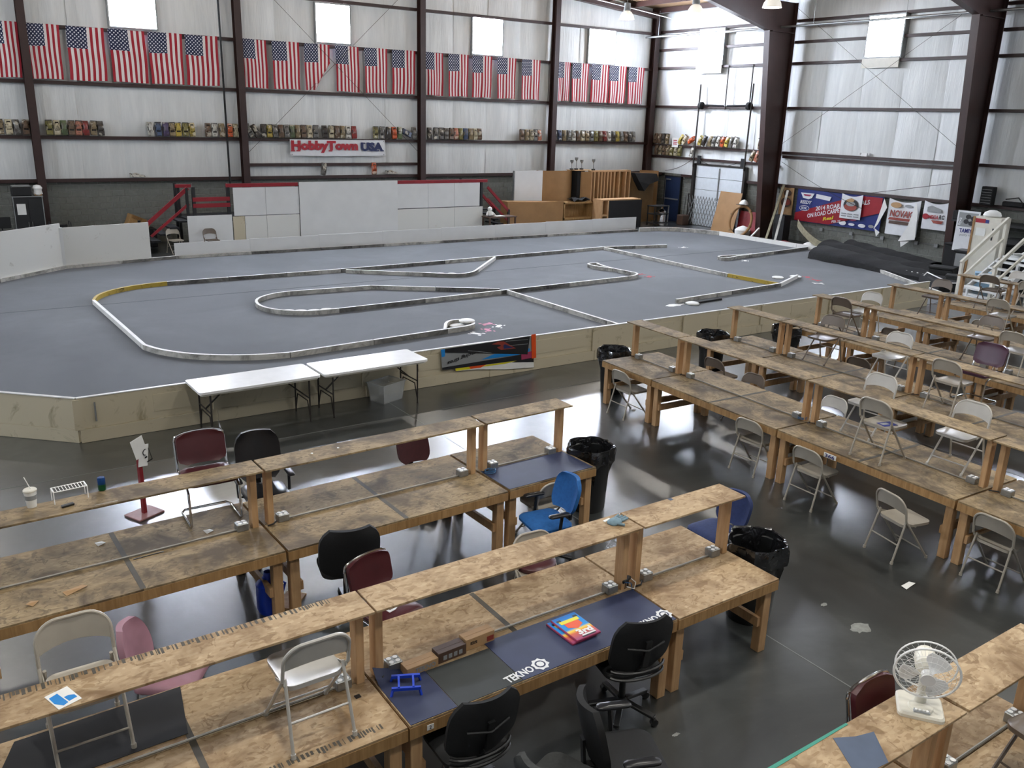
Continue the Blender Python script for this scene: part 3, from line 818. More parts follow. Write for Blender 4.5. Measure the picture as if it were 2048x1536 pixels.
# ================================================================== race carpet in strips
POLY = [(1.5, 12.84), (22.3, 12.74), (24.6, 12.9), (27.2, 15.2), (28.5, 20), (28.6, 24), (28.35, 27.3), (26.5, 27.95), (6, 28.3), (3.4, 27.75), (1.6, 26.2), (-4, 21.5), (-4, 18), (.6, 13.7)]
def clip_band(poly, y0, y1):
    def cut(p, y, keep_above):
        out = []
        for a, b in zip(p, p[1:] + p[:1]):
            ia = (a[1] >= y) if keep_above else (a[1] <= y); ib = (b[1] >= y) if keep_above else (b[1] <= y)
            if ia: out.append(a)
            if ia != ib:
                t = (y - a[1]) / (b[1] - a[1]); out.append((a[0] + (b[0] - a[0]) * t, y))
        return out
    return cut(cut(poly, y0, True), y1, False)
cp = thing('race_carpet', 'huge blue grey carpet of the model car race track', 'carpet')
y = 11.2; k = 0
while y < 28.4:
    q = clip_band(POLY, max(y + .004, 12.7), min(y + 3.656, 28.4))
    if len(q) > 2: MB().prism(q, .0, .010 + .003 * (k % 2)).build('carpet_strip', 'grey_carpet', cp)
    y += 3.66; k += 1

# ---- lane dividers: each run is a thing, its boards are parts
def offset_path(pts, w):
    n = len(pts); out = []
    for i in range(n):
        a = Vector(pts[max(i - 1, 0)]); c = Vector(pts[min(i + 1, n - 1)]); d = (c - a).normalized(); nn = Vector((-d.y, d.x)); out.append((Vector(pts[i]) + nn * w, Vector(pts[i]) - nn * w))
    return out
def board(pts, h, w, mat, parent, z=.012):
    o = offset_path(pts, w / 2); V = []; F = []
    for l, r in o:
        V += [(l.x, l.y, z), (r.x, r.y, z), (r.x, r.y, z + h), (l.x, l.y, z + h)]
    for i in range(len(o) - 1):
        a = i * 4; b = a + 4
        F += [(a, a + 1, b + 1, b), (a + 1, a + 2, b + 2, b + 1), (a + 2, a + 3, b + 3, b + 2), (a + 3, a, b, b + 3)]
    F += [(3, 2, 1, 0), (len(V) - 4, len(V) - 3, len(V) - 2, len(V) - 1)]
    MB().add(V, F).build('lane_board', mat, parent)
    # painted top face
    V = [(p.x, p.y, z + h + .001) for l, r in o for p in (l, r)]
    MB().add(V + [(a, b, c + .003) for a, b, c in V], [(2 * i, 2 * i + 1, 2 * i + 3, 2 * i + 2) for i in range(len(o) - 1)] + [(len(V) + 2 * i, len(V) + 2 * i + 2, len(V) + 2 * i + 3, len(V) + 2 * i + 1) for i in range(len(o) - 1)]).build('lane_cap', 'lane_top' if mat != 'lane_yellow' else 'lane_yellow', parent)
def dense(p, q, step):
    n = max(1, math.ceil((Vector(q) - Vector(p)).length / step)); return [tuple(Vector(p).lerp(Vector(q), i / n)) for i in range(n + 1)]
def run(label, segs, grp='track lane dividers', h=.105, w=.065):
    """segs: (pts, material, kind) ; straight pieces are cut into boards"""
    t = thing('lane_divider', label, 'track divider', (0, 0, 0), 0, grp)
    for pts, mat in segs:
        if len(pts) == 2:
            d = dense(pts[0], pts[1], 2.44)
            for i, (a, b) in enumerate(zip(d[:-1], d[1:])):
                A, B = Vector(a), Vector(b); g = (B - A).normalized() * .008
                board([tuple(A + g), tuple(B - g)], h, w, mat if (i % 3 or mat != 'lane_dirty') else 'lane_white', t)
        else: board(smooth(pts), h, w, mat, t)
    return t
def smooth(pts, it=2):
    p = [Vector(q) for q in pts]
    for _ in range(it):
        q = [p[0]]
        for a, b in zip(p[:-1], p[1:]): q += [a.lerp(b, .25), a.lerp(b, .75)]
        q.append(p[-1]); p = q
    return [tuple(a) for a in p]
run('long divider around the far side of the track with a yellow corner', [
    ([(23.28, 23.75), (20.6, 24.3)], 'lane_dirty'), ([(20.6, 24.3), (15.6, 24.03)], 'lane_dirty'), ([(15.6, 24.03), (10.2, 23.85)], 'lane_dirty'), ([(10.2, 23.85), (5.3, 23.93)], 'lane_dirty'),
    ([(5.3, 23.93), (4.48, 23.79), (3.79, 23.35), (3.42, 22.85), (3.25, 22.3)], 'lane_yellow'),
    ([(3.25, 22.3), (3.3, 20.2)], 'lane_top'), ([(3.3, 20.2), (3.36, 17.5)], 'lane_top'),
    ([(3.36, 17.5), (3.55, 16.95), (4.05, 16.3), (4.9, 15.8), (5.6, 15.66)], 'lane_white'),
    ([(5.6, 15.66), (9.25, 15.93)], 'lane_dirty'), ([(9.25, 15.93), (9.95, 15.98), (10.15, 16.3), (10.0, 16.6), (9.6, 16.6), (9.2, 15.95)], 'lane_white')])
run('bent divider spur branching off the far long divider', [([(10.3, 23.7), (12.1, 22.3)], 'lane_dirty'), ([(12.1, 22.3), (12.8, 21.75), (13.2, 21.65), (13.6, 21.85), (13.9, 22.15)], 'lane_dirty'), ([(13.9, 22.15), (15.7, 23.95)], 'lane_top')])
run('hairpin loop divider in the middle of the track', [
    ([(17.4, 19.2), (12.7, 19.04)], 'lane_dirty'), ([(12.7, 19.04), (8.0, 18.88)], 'lane_dirty'), ([(8.0, 18.88), (7.3, 18.9), (6.75, 19.25), (6.45, 19.9), (6.6, 20.75), (7.2, 21.25), (7.7, 21.32)], 'lane_white'),
    ([(7.7, 21.32), (9.9, 21.15)], 'lane_dirty'), ([(9.9, 21.15), (12.8, 19.25)], 'lane_dirty'),
    ([(17.3, 19.18), (17.7, 19.25), (18.0, 19.5), (17.95, 19.9), (17.85, 20.6), (17.95, 21.3), (18.1, 21.6), (17.6, 21.55), (17.65, 21.0), (17.85, 20.5)], 'lane_white')])
run('straight divider from the hairpin to the near barrier', [([(12.88, 19.0), (12.98, 12.9)], 'lane_white')])
run('straight divider running down from the far divider with a yellow end', [([(20.6, 24.2), (20.55, 18.2)], 'lane_white'), ([(20.55, 18.2), (20.72, 16.4)], 'lane_yellow')])
run('divider near the barrier ending in a bent tip', [([(16.2, 16.02), (20.75, 16.36)], 'lane_dirty'), ([(20.75, 16.36), (22.45, 17.1)], 'lane_top')])
run('short divider reaching out from the far edge of the track', [([(23.6, 20.62), (28.1, 21.1)], 'lane_dirty'), ([(23.6, 20.62), (22.9, 20.45), (22.9, 20.95), (23.7, 20.85), (24.6, 20.78)], 'lane_white')])
run('pale edge divider along the far corner of the track', [([(25.5, 27.75), (26.6, 27.6)], 'lane_white'), ([(26.6, 27.6), (27.5, 26.9), (28.0, 25.5)], 'lane_white'), ([(28.0, 25.5), (28.1, 21.6)], 'lane_top'), ([(28.1, 21.6), (28.25, 20.2)], 'lane_top')], h=.16)
run('chipped white diagonal board near the black carpet roll', [([(26.2, 16.95), (24.0, 13.3)], 'lane_white')])
run('white edge board along the foot of the far low wall', [([(-1.0, 24.0), (1.62, 26.15)], 'lane_dirty'), ([(1.62, 26.15), (3.4, 27.66)], 'lane_dirty'), ([(3.4, 27.66), (6.6, 28.22)], 'lane_dirty'), ([(6.6, 28.22), (25.5, 27.85)], 'lane_dirty')], h=.09)
# white discs beside the lanes
for k, (x, y, lb) in enumerate(((7.5, 19.15, 'white corner disc, nearest the barrier of the hairpin four'), (7.2, 19.25, 'white corner disc, second of the hairpin four'), (6.95, 19.4, 'white corner disc, third of the hairpin four'), (7.8, 19.12, 'white corner disc, outermost of the hairpin four'),
        (12.35, 22.4, 'white disc inside the bent spur, first of three'), (12.65, 22.2, 'white disc inside the bent spur, middle of three'), (12.95, 22.05, 'white disc inside the bent spur, last of three'),
        (9.75, 16.35, 'white disc inside the near loop end'), (16.5, 15.72, 'white disc beside the dark board near the barrier'), (21.85, 17.35, 'grey white disc beside the bent divider tip'), (22.5, 17.2, 'white disc under the bent divider tip'))):
    tag(MB().lathe([(.16, 0), (.18, .01), (.18, .035), (.15, .05)], 18, (0, 0, .014)).build('corner_disc', 'lane_top', None, (x, y, 0)), lb, 'disc', 'white corner discs')
o = MB().lathe([(.16, 0), (.18, .01), (.18, .035), (.15, .05)], 18, (0, 0, .014)).build('corner_disc', 'lane_top', None, (9.98, 16.32, .1)); tag(o, 'bright white disc sitting on top of the near loop end', 'disc', 'white corner discs')
tag(MB().box(-.5, .5, -.08, .08, .014, .06, .01).build('dark_plank', 'black_matte', None, (17.15, 15.8, 0), (0, 0, .06)), 'dark short plank lying beside the divider near the barrier', 'plank')
# painted marks on the carpet: little car outlines
def mark(x, y, rz, mat, label):
    t = thing('painted_car_mark', label, 'floor marking', (x, y, .0135), rz, 'painted car marks on the carpet')
    MB().prism([(-.12, -.05), (.1, -.06), (.16, 0), (.1, .06), (-.12, .05)], 0, .002).build('body_mark', mat, t)
    for dx in (-.13, .12):
        for dy in (-.1, .1): MB().box(dx - .035, dx + .035, dy - .02, dy + .02, 0, .002).build('wheel_mark', mat, t)
simple('mark_pink', '#d98aa6', .7); simple('mark_red', '#b8404a', .7)
for k, (x, y, c, lb) in enumerate(((10.5, 16.28, 'mark_pink', 'pink car outline painted nearest the loop disc'), (10.62, 15.98, 'lane_top', 'white car outline painted between the pink ones'), (10.2, 15.78, 'mark_pink', 'pink car outline painted nearer the barrier'), (9.8, 15.62, 'lane_top', 'white car outline painted nearest the black banner'),
        (18.3, 19.75, 'mark_red', 'red car outline painted farther past the hairpin tip'), (18.3, 19.3, 'mark_red', 'red car outline painted nearer past the hairpin tip'), (22.9, 17.05, 'mark_red', 'red car outline painted past the bent divider tip'), (22.7, 16.6, 'mark_red', 'red car outline painted nearest the bent divider'), (22.3, 16.2, 'lane_top', 'white car outline painted beside the red ones'), (23.9, 23.5, 'lane_top', 'white scrap mark at the far divider tip'), (23.6, 20.2, 'lane_top', 'white mark beside the short far divider'))):
    mark(x, y, k * .7, c, lb)
tag(MB().prism(blob(16.0, 15.85, .38, .14, 44), .0135, .016).build('worn_paint_patch', 'lane_top'), 'pale worn paint patch at the near divider end', 'floor marking')

# ================================================================== near barrier
nb = thing('track_barrier', 'long cream board barrier between the track and the benches', 'barrier')
xs = [1.5, 3.4, 5.85, 8.3, 10.75, 13.2, 15.65, 18.1, 20.2, 22.28]
def by(x): return 12.80 - (x - 1.5) * .005
for a, b in zip(xs[:-1], xs[1:]):
    MB().box(a + .006, b - .006, 0, .03, .2, .655).build('panel', 'barrier_cream', nb, (0, by(a), 0))
    MB().box(a + .006, b - .006, -.025, .03, .004, .196).build('kick_board', 'barrier_cream', nb, (0, by(a), 0))
    MB().box(a - .06, a + .06, -.03, 0, .2, .64).build('batten', 'barrier_cream', nb, (0, by(a), 0))
    MB().box(a, b, -.012, .045, .655, .667).build('top_rail', 'barrier_top', nb, (0, by(a), 0))
    if b < 22: MB().box(a + 1.0, b - .25, -.008, 0, .3, .56).build('access_hatch', 'barrier_cream', nb, (0, by(a), 0))
MB().tube([(1.72, 12.765, .58), (1.72, 12.765, .30)], .012, 6).build('hinge_pin', 'grey_steel', nb)
nd = thing('track_barrier', 'angled cream board barrier panel at the cut corner of the track', 'barrier')
for z0, z1, w, m in ((.2, .655, .03, 'barrier_cream'), (.004, .196, .05, 'barrier_cream'), (.655, .667, .055, 'barrier_top')):
    MB().beam((1.49, 12.82, (z0 + z1) / 2), (-2.2, 16.3, (z0 + z1) / 2), w, z1 - z0).build('panel' if z0 == .2 else 'kick_board' if z0 < .1 else 'top_rail', m, nd)
# racing banner hung on the barrier
t = thing('racing_banner', 'black and grey racing tire banner with orange end strip on the barrier', 'banner', (0, 12.715, 0))
def flat(poly, d, mat, nm, parent=None):
    n = len(poly); V = [(x, -d, z) for x, z in poly] + [(x, -d + .003, z) for x, z in poly]
    MB().add(V, [tuple(range(n)), tuple(range(2 * n - 1, n - 1, -1))] + [(i, n + i, n + (i + 1) % n, (i + 1) % n) for i in range(n)]).build(nm, mat, parent or t)
flat([(7.25, .66), (9.2, .69), (9.22, .26), (7.28, .29)], .004, 'ink_grey', 'grey_field')
flat([(7.28, .33), (8.96, .35), (9.22, .36), (9.22, .25), (8.97, .245), (7.28, .285)], .008, 'ink_black', 'lower_stripe')
flat([(8.96, .36), (9.21, .39), (9.22, .26), (8.97, .25)], .012, 'ink_magenta', 'magenta_patch')
flat([(8.09, .37), (8.36, .44), (8.75, .40), (9.15, .45), (9.15, .39), (8.88, .355)], .011, 'ink_cyan', 'blue_patch')
flat([(7.25, .66), (7.34, .66), (7.33, .53), (7.27, .52)], .011, 'ink_cyan', 'blue_corner')
flat([(7.33, .665), (9.14, .68), (9.10, .34), (8.3, .46), (7.33, .60)], .016, 'ink_black', 'black_field')
flat([(9.17, .71), (9.27, .715), (9.30, .25), (9.20, .245)], .02, 'ink_orange', 'orange_strip')
flat([(7.8, .58), (8.3, .475), (8.3, .468), (7.8, .573)], .018, 'ink_grey', 'speed_line'); flat([(8.6, .655), (9.1, .63), (9.1, .623), (8.6, .648)], .018, 'ink_grey', 'speed_line'); flat([(8.62, .565), (9.1, .545), (9.1, .538), (8.62, .558)], .018, 'ink_grey', 'speed_line')
flat([(8.41, .56), (8.5, .575), (8.48, .6), (8.3, .63), (8.45, .665), (8.56, .655), (8.83, .49), (8.5, .5)], .018, 'ink_rust', 'arrow_emblem'); flat([(8.55, .58), (8.58, .6), (8.78, .505), (8.56, .515)], .020, 'ink_navy', 'arrow_star_field')
letters('tires', .62, .085, 'ink_black', t, frame((7.68, -.016, .47), (-1, 0, -.22), (.0, 0, -1)))
flat([(7.55, .275), (8.14, .262), (8.97, .243), (9.25, .248), (9.27, .06), (8.63, .11), (8.0, .2), (7.56, .225)], .001, 'paper', 'under_banner')
flat([(7.55, .278), (7.87, .27), (7.87, .222), (7.56, .228)], .0035, 'ink_yellow', 'yellow_patch'); flat([(7.83, .27), (8.2, .262), (8.08, .22), (7.87, .225)], .0036, 'ink_orange', 'orange_patch'); flat([(8.19, .255), (8.9, .245), (8.6, .22), (8.12, .23)], .0037, 'ink_yellow', 'yellow_patch'); flat([(8.89, .25), (9.25, .25), (9.26, .165), (8.76, .225)], .0038, 'ink_black', 'black_patch')
# ================================================================== far barriers and the drivers stand
t = thing('tall_barrier', 'tall white board barrier closing the far cut corner', 'barrier')
pts = [(-1.6, 23.4), (1.6, 26.2), (3.38, 27.72), (5.88, 28.26)]
for (a, b), h in zip(zip(pts[:-1], pts[1:]), (1.35, 1.3, 1.17)):
    A, B = Vector((a[0], a[1], 0)), Vector((b[0], b[1], 0)); g = (B - A).normalized() * .01
    MB().beam(A + g + Vector((0, 0, h / 2)), B - g + Vector((0, 0, h / 2)), .04, h).build('panel', 'barrier_white', t)
for p in pts[1:3]: MB().cbox((p[0] - .0, p[1] - .02, .6), (.10, .08, 1.16)).build('corner_post', 'white_board', t)
t = thing('low_barrier', 'long low white board wall in front of the drivers stand', 'barrier')
d = dense((6.6, 28.36), (25.6, 28.1), 2.44)
for i, (a, b) in enumerate(zip(d[:-1], d[1:])):
    h0 = .47 + .13 * i / 8
    A, B = Vector((a[0] + .001, a[1], 0)), Vector((b[0] - .001, b[1], 0))
    MB().beam(A + Vector((0, 0, h0 / 2 + .005)), B + Vector((0, 0, h0 / 2 + .005)), .03, h0).build('panel', 'white_board', t)
st = thing('drivers_stand', 'white panelled drivers stand with red rails and black posts', 'stage')
MB().box(7.4, 18.7, 29.5, 31.2, .95, 1.05).build('deck', 'stage_black', st)
def pan(x0, x1, z0, z1, y=29.42, m='white_board'): MB().box(x0 + .006, x1 - .006, y - .012, y, z0, z1).build('front_panel', m, st)
pan(7.32, 8.78, .02, 1.17); pan(8.8, 9.2, .02, 1.1, m='barrier_cream')
for a, b in ((8.85, 9.95), (9.95, 11.12)): pan(a, b, 1.12, 2.04); pan(a + (.35 if a < 9 else 0), b, .02, 1.10, m='barrier_white')
pan(11.12, 14.9, .02, 2.19, 29.38)
for a, b in ((14.9, 16.2), (16.2, 17.35), (17.35, 18.5)): pan(a, b, 1.16, 2.05); pan(a, b + (.15 if b > 18 else 0), .02, 1.13, m='barrier_white')
MB().box(8.65, 11.1, 29.4, 29.5, 2.06, 2.17).build('hand_rail', 'red_paint', st); MB().box(14.9, 18.85, 29.4, 29.5, 2.06, 2.17).build('hand_rail', 'red_paint', st)
for x in (7.6, 8.72, 11.1, 14.95, 18.62): MB().box(x - .05, x + .05, 29.46, 29.56, 0, 2.08).build('rail_post', 'black_paint', st)
for z in (1.62, 1.42): MB().box(7.55, 8.75, 29.44, 29.5, z, z + .13).build('side_rail', 'red_paint', st)
for x in (7.4, 18.6): MB().box(x - .04, x + .04, 31.0, 31.08, 0, 2.1).build('rail_post', 'black_paint', st)
MB().box(7.25, 7.75, 30.3, 30.4, 2.0, 2.1).build('landing_rail', 'red_paint', st)
# stairs on either end
def stairs(x0, x1, y0, y1, n, top, nm):
    for i in range(n):
        f0 = i / n; z = top * (i + 1) / n; xa = x0 + (x1 - x0) * f0; xb = x0 + (x1 - x0) * (i + 1) / n
        MB().box(min(xa, xb), max(xa, xb), y0, y1, z - .05, z).build('tread', 'stage_black', st)
stairs(5.9, 7.4, 29.6, 30.6, 5, 1.0, 'a'); stairs(20.02, 18.8, 29.6, 30.6, 5, 1.0, 'b')
for yy in (29.55, 30.62):
    near = yy < 30
    MB().beam((6.0, yy, .85), (7.45, yy, 2.05), .05, .12).build('stair_rail', 'red_paint', st) if near else None
    MB().beam((20.02, yy, .85), (18.95, yy, 1.85), .05, .1).build('stair_rail', 'red_paint', st)
    if near:
        MB().beam((6.2, yy, .55), (7.45, yy, 1.55), .05, .08).build('stair_rail', 'red_paint', st); MB().beam((20.02, yy, .45), (18.95, yy, 1.4), .05, .08).build('stair_rail', 'red_paint', st)
    MB().box(6.05, 6.13, yy - .04, yy + .04, 0, .95).build('rail_post', 'black_paint', st); MB().box(19.94, 20.02, yy - .04, yy + .04, 0, .95).build('rail_post', 'black_paint', st); MB().box(7.36, 7.44, yy - .04, yy + .04, 0, 2.05).build('rail_post', 'black_paint', st)
# black cabinet with boxes on top
t = thing('storage_cabinet', 'black two door cabinet with pale edges and a taped paper', 'cabinet', (3.0, 31.2, 0), radians(-3))
MB().box(-.41, .41, -.25, .25, .05, 1.75, .004).build('body', 'black_paint', t)
for s in (-1, 1):
    dd = MB().box(min(s * .004, s * .385), max(s * .004, s * .385), -.27, -.252, .08, 1.71).build('door', 'black_paint', t)
    MB().tube([(s * .05, -.29, .85), (s * .05, -.29, 1.0)], .008, 6).build('handle', 'chrome', dd)
    MB().box(min(s * .39, s * .415), max(s * .39, s * .415), -.275, -.25, .05, 1.76).build('edge_trim', 'galv', t)
MB().box(-.43, .43, -.28, .26, 1.75, 1.78).build('top_trim', 'galv', t)
MB().box(-.32, -.08, -.274, -.271, 1.22, 1.55).build('paper_sheet', 'paper', t)
t = thing('printer', 'black boxy printer on top of the black cabinet', 'printer', (2.88, 31.15, 1.785)); MB().box(-.3, .25, -.2, .2, 0, .27, .02).build('body', 'black_plastic', t); MB().box(-.28, .23, -.18, .18, .27, .31, .01).build('lid', 'grey_steel', t)
t = thing('plastic_bag', 'crumpled white plastic bag beside the printer on the cabinet', 'bag', (3.3, 31.1, 1.785)); MB().lathe([(.10, 0), (.14, .05), (.12, .16), (.15, .22), (.10, .3), (.03, .32)], 9).build('bag_body', 'paper', t); MB().box(-.1, .1, -.1, .1, 0, .06).build('bag_base', 'card_tan', t)
t = thing('black_arm_chair', 'dark chair with a tube arm behind the tall white barrier', 'chair', (3.75, 30.6, 0)); MB().box(-.25, .25, -.25, .25, .42, .5, .02).build('seat', 'black_matte', t); MB().box(-.24, .24, .2, .26, .5, .9, .02).build('backrest', 'black_matte', t)
for s in (-1, 1):
    MB().tube([(s * .28, -.24, 0), (s * .28, -.24, .98), (s * .28, .2, 1.0), (s * .28, .26, 0)], .015, 6).build('arm_frame', 'black_paint', t)
t = thing('computer_desk', 'dark desk with a black monitor at the view edge behind the barrier', 'desk', (2.0, 30.9, 0)); MB().box(-.6, .3, -.35, .35, .7, .74).build('desk_top', 'black_paint', t)
for x in (-.55, .25):
    for y in (-.3, .3): MB().cbox((x, y, .35), (.05, .05, .7)).build('leg', 'black_paint', t)
t = thing('monitor', 'black computer monitor on the dark desk', 'monitor', (2.2, 31.0, .74)); MB().box(-.25, .25, -.02, .02, .08, .42, .01).build('screen', 'black_plastic', t); MB().box(-.1, .1, -.1, .1, 0, .02).build('base', 'black_plastic', t); MB().box(-.02, .02, .02, .05, .01, .2).build('neck', 'black_plastic', t)
t = thing('wooden_crate', 'tipped pale plywood box behind the tall white barrier', 'crate', (6.1, 31.35, .6), 0, None, (0, radians(24), 0)); MB().box(-.32, .32, -.3, .3, 0, .03).build('side', 'plywood', t); MB().box(-.32, -.29, -.3, .3, .03, .4).build('side', 'plywood', t); MB().box(-.29, .32, .27, .3, .03, .4).build('side', 'plywood', t); MB().box(-.29, .32, -.3, -.27, .03, .3).build('side', 'plywood', t)
tag(MB().box(-.6, .6, -.35, .35, 0, .6, .01).build('low_bench', 'black_matte', None, (6.1, 31.35, 0)), 'low black box bench behind the tall white barrier', 'bench')
# small desk at the other end of the stand with plush toys
t = thing('scoring_desk', 'dark desk with papers at the ramp end of the stand', 'desk', (19.3, 29.12, 0)); MB().box(-.7, .6, -.3, .3, .72, .76).build('desk_top', 'card_brown', t)
for x in (-.65, .55):
    for y in (-.25, .25): MB().cbox((x, y, .36), (.05, .05, .72)).build('leg', 'card_brown', t)
tag(MB().box(-.2, .2, -.15, .15, 0, .02).build('paper_stack', 'paper', None, (19.2, 29.1, .76)), 'white paper stack on the desk by the stand', 'paper')
t = thing('plush_toy', 'pale plush toy slumped on the desk by the stand', 'toy', (18.8, 29.12, .76)); MB().lathe([(.05, 0), (.14, .06), (.13, .16), (.06, .24)], 10).build('body', 'paper', t); MB().lathe([(.03, .2), (.09, .26), (.08, .34), (.02, .38)], 10).build('head', 'paper', t)
for s in (-1, 1): MB().tube([(s * .1, 0, .16), (s * .2, -.08, .05)], .035, 7).build('arm', 'paper', t)
# wooden ramps and boards stored in the corner
t = thing('white_display_board', 'big white board leaning upright beside the brown curved ramp', 'board', (21.6, 30.5, 0)); MB().box(-.72, .72, 0, .04, 0, 2.4).build('face', 'white_board', t); MB().box(-.76, -.72, -.02, .08, 0, 2.4).build('edge_frame', 'galv', t)
t = thing('curved_ramp', 'tall brown board ramp standing on end with a curved face', 'ramp', (23.2, 30.5, 0))
MB().grid(lambda u, v: ((u - .5) * 1.75, -.12 + .35 * (2 * u - 1) ** 2 * (1 if u > .5 else .4), 2.39 * v), 14, 2, (0, .02, 0)).build('face', 'mdf_brown', t); MB().box(-.85, -.8, .05, .5, 0, 2.39).build('side', 'hardboard', t); MB().box(.8, .85, .28, .5, 0, 2.39).build('side', 'hardboard', t)
tag(MB().box(-.2, .2, 0, .5, 0, 2.37, .005).build('black_panel_box', 'black_matte', None, (24.32, 30.4, 0)), 'tall narrow black panel box between the ramps', 'box')
t = thing('flat_ramp', 'long low brown board ramp box in front of the white panel', 'ramp', (21.5, 29.75, 0)); MB().box(-1.45, 1.4, -.02, 0, 0, 1.18).build('front_board', 'mdf_brown', t); MB().add([(-1.45, 0, 1.24), (1.4, 0, 1.14), (1.4, .5, 1.14), (-1.45, .5, 1.24), (-1.45, 0, 0), (1.4, 0, 0), (1.4, .5, 0), (-1.45, .5, 0)], [(0, 1, 2, 3), (7, 6, 5, 4), (0, 4, 5, 1), (1, 5, 6, 2), (2, 6, 7, 3), (3, 7, 4, 0)]).build('box_body', 'mdf_brown', t)
t = thing('open_crate', 'pale wooden crate with an open framed side beside the flat ramp', 'crate', (23.75, 29.75, 0)); MB().box(-.8, .82, .45, .47, 0, 1.12).build('back_board', 'plywood', t)
for q in ((-.8, .82, 1.05, 1.12), (-.8, .82, .38, .46), (-.8, .82, 0, .08)): MB().box(q[0], q[1], 0, .47, q[2], q[3]).build('shelf', 'plywood', t)
for x in (-.8, .75): MB().box(x, x + .07, 0, .47, 0, 1.12).build('side', 'plywood', t)
tag(MB().grid(lambda u, v: (.9 * (u - .5), .5 * (v - .5), .09 * sin(7 * u + 3 * v) ** 2 + .07 * sin(5 * v + 2 * u) ** 2), 12, 8, (0, 0, -.015)).build('black_cloth', 'black_matte', None, (23.9, 29.95, 1.15)), 'crumpled black cloth lying on the open wooden crate', 'cloth')
t = thing('stud_frame', 'tall pale wooden frame of closely set upright studs', 'frame', (25.85, 30.1, 0))
MB().box(-1.15, 1.15, .1, .3, 2.33, 2.4).build('top_plate', 'pine', t); MB().box(-1.15, 1.15, .1, .3, 0, .05).build('bottom_plate', 'pine', t); MB().box(-1.1, 1.15, .3, .32, .05, 2.33).build('back_sheet', 'plywood', t)
for k, x in enumerate((-1.12, -.95, -.72, -.55, -.38, -.2, -.02, .18, .48, .85, 1.1)): MB().box(x - .03, x + .03, .06, .3, .05, 2.33).build('stud', 'pine', t)
MB().grid(lambda u, v: (-1.15 - .4 * sin(pi * .5 * u), .05 + .25 * u, .95 + 1.4 * v), 6, 2, (0, .02, 0)).build('curved_lip', 'mdf_brown', t)
t = thing('black_ramp', 'low black faced ramp with a pale wooden open side', 'ramp', (25.7, 29.05, 0)); MB().box(-.85, 1.05, 0, .03, 0, 1.2).build('front_board', 'black_matte', t); MB().box(-1.25, 1.0, .03, .6, 1.2, 1.25).build('top_board', 'pine', t)
for x in (-1.25, -.92): MB().box(x, x + .07, .0, .6, 0, 1.2).build('stud', 'pine', t)
MB().box(-1.18, -.92, .0, .5, .55, .62).build('shelf', 'pine', t)
t = thing('folded_tarp', 'dark folded sheet draped over the stored boards in the corner', 'tarp', (28.1, 30.3, 0)); MB().add([(-.75, 0, 2.25), (.7, .1, 2.2), (.75, 0, 1.9), (.1, -.1, 1.75), (-.2, -.12, 1.45), (-.55, -.08, 1.9), (-.75, .3, 2.25), (.7, .4, 2.2), (.75, .3, 1.9), (.1, .3, 1.75), (-.2, .3, 1.45), (-.55, .3, 1.9)], [(0, 1, 2, 3, 4, 5), (11, 10, 9, 8, 7, 6)] + [(i, 6 + i, 6 + (i + 1) % 6, (i + 1) % 6) for i in range(6)]).build('sheet_fold', 'black_matte', t)
MB().box(-.7, .75, .3, 1.0, 0, 2.2).build('board_stack', 'hardboard', t)
tag(MB().box(-.03, .03, -.45, .45, 0, 2.3).build('brown_board', 'mdf_brown', None, (29.05, 31.2, 0), (0, 0, .6)), 'tall brown board standing against the wall beside the blue door', 'board')
t = thing('shelf_cart', 'black open cart below the folded dark sheet', 'cart', (28.0, 29.3, 0))
for z in (.1, .5, .85): MB().box(-.45, .45, -.25, .25, z, z + .04).build('shelf', 'black_paint', t)
for x in (-.42, .42):
    for y in (-.22, .22): MB().cbox((x, y, .45), (.04, .04, .9)).build('leg', 'grey_steel' if x > 0 else 'black_paint', t)
# trophies on the ramps
for k, (x, z) in enumerate(((24.1, .0), (24.35, .1), (24.65, .0), (24.95, .05))):
    t = thing('trophy', ['small trophy cup standing on the ramp, nearest the white panel', 'tall trophy with a disc top on the ramps', 'small trophy on the ramps beside the tall one', 'small trophy on the ramps nearest the stud frame'][k], 'trophy', (x - .05, 30.75 if k < 3 else 30.3, 2.4 if k < 3 else 2.4), 0, 'trophies on the ramps')
    MB().box(-.06, .06, -.06, .06, 0, .06).build('base', 'black_paint', t); MB().tube([(0, 0, .06), (0, 0, .26 + z)], .015, 6).build('stem', 'chrome', t); MB().lathe([(.015, .26 + z), (.07, .34 + z), (.075, .42 + z), (.05, .42 + z)], 10).build('cup', 'galv', t)
tag(MB().box(23.9, 25.05, 30.3, 30.95, 2.385, 2.4).build('ledge_board', 'plywood'), 'narrow plywood board bridging the tops of the ramps', 'board')
# ================================================================== along the side wall
d1 = struct(thing('door_1', 'dark blue metal door with a grey closer bar', 'door', (29.86, 30.4, 0))); del d1['category']
MB().box(0, .05, -.5, .5, .01, 2.05).build('leaf', 'blue_door', d1); MB().box(-.03, .0, -.42, .45, 1.0, 1.06).build('push_bar', 'grey_steel', d1)
for s in (-.54, .5): MB().box(-.02, .1, s, s + .04, 0, 2.1).build('door_frame', 'black_paint', d1)
MB().box(-.02, .1, -.5, .5, 2.06, 2.1).build('door_frame', 'black_paint', d1)
MB().box(-.05, -.02, .1, .4, 1.9, 1.95).build('closer', 'grey_steel', d1); MB().tube([(-.03, .46, .05), (-.03, .46, 1.95)], .012, 6).build('edge_rod', 'grey_steel', d1)
d2 = struct(thing('door_2', 'white sectional roll up door in dark tracks', 'door', (29.82, 27.5, 0))); del d2['category']
simple('shutter_white', '#d2d8dc', .4, var=.04)
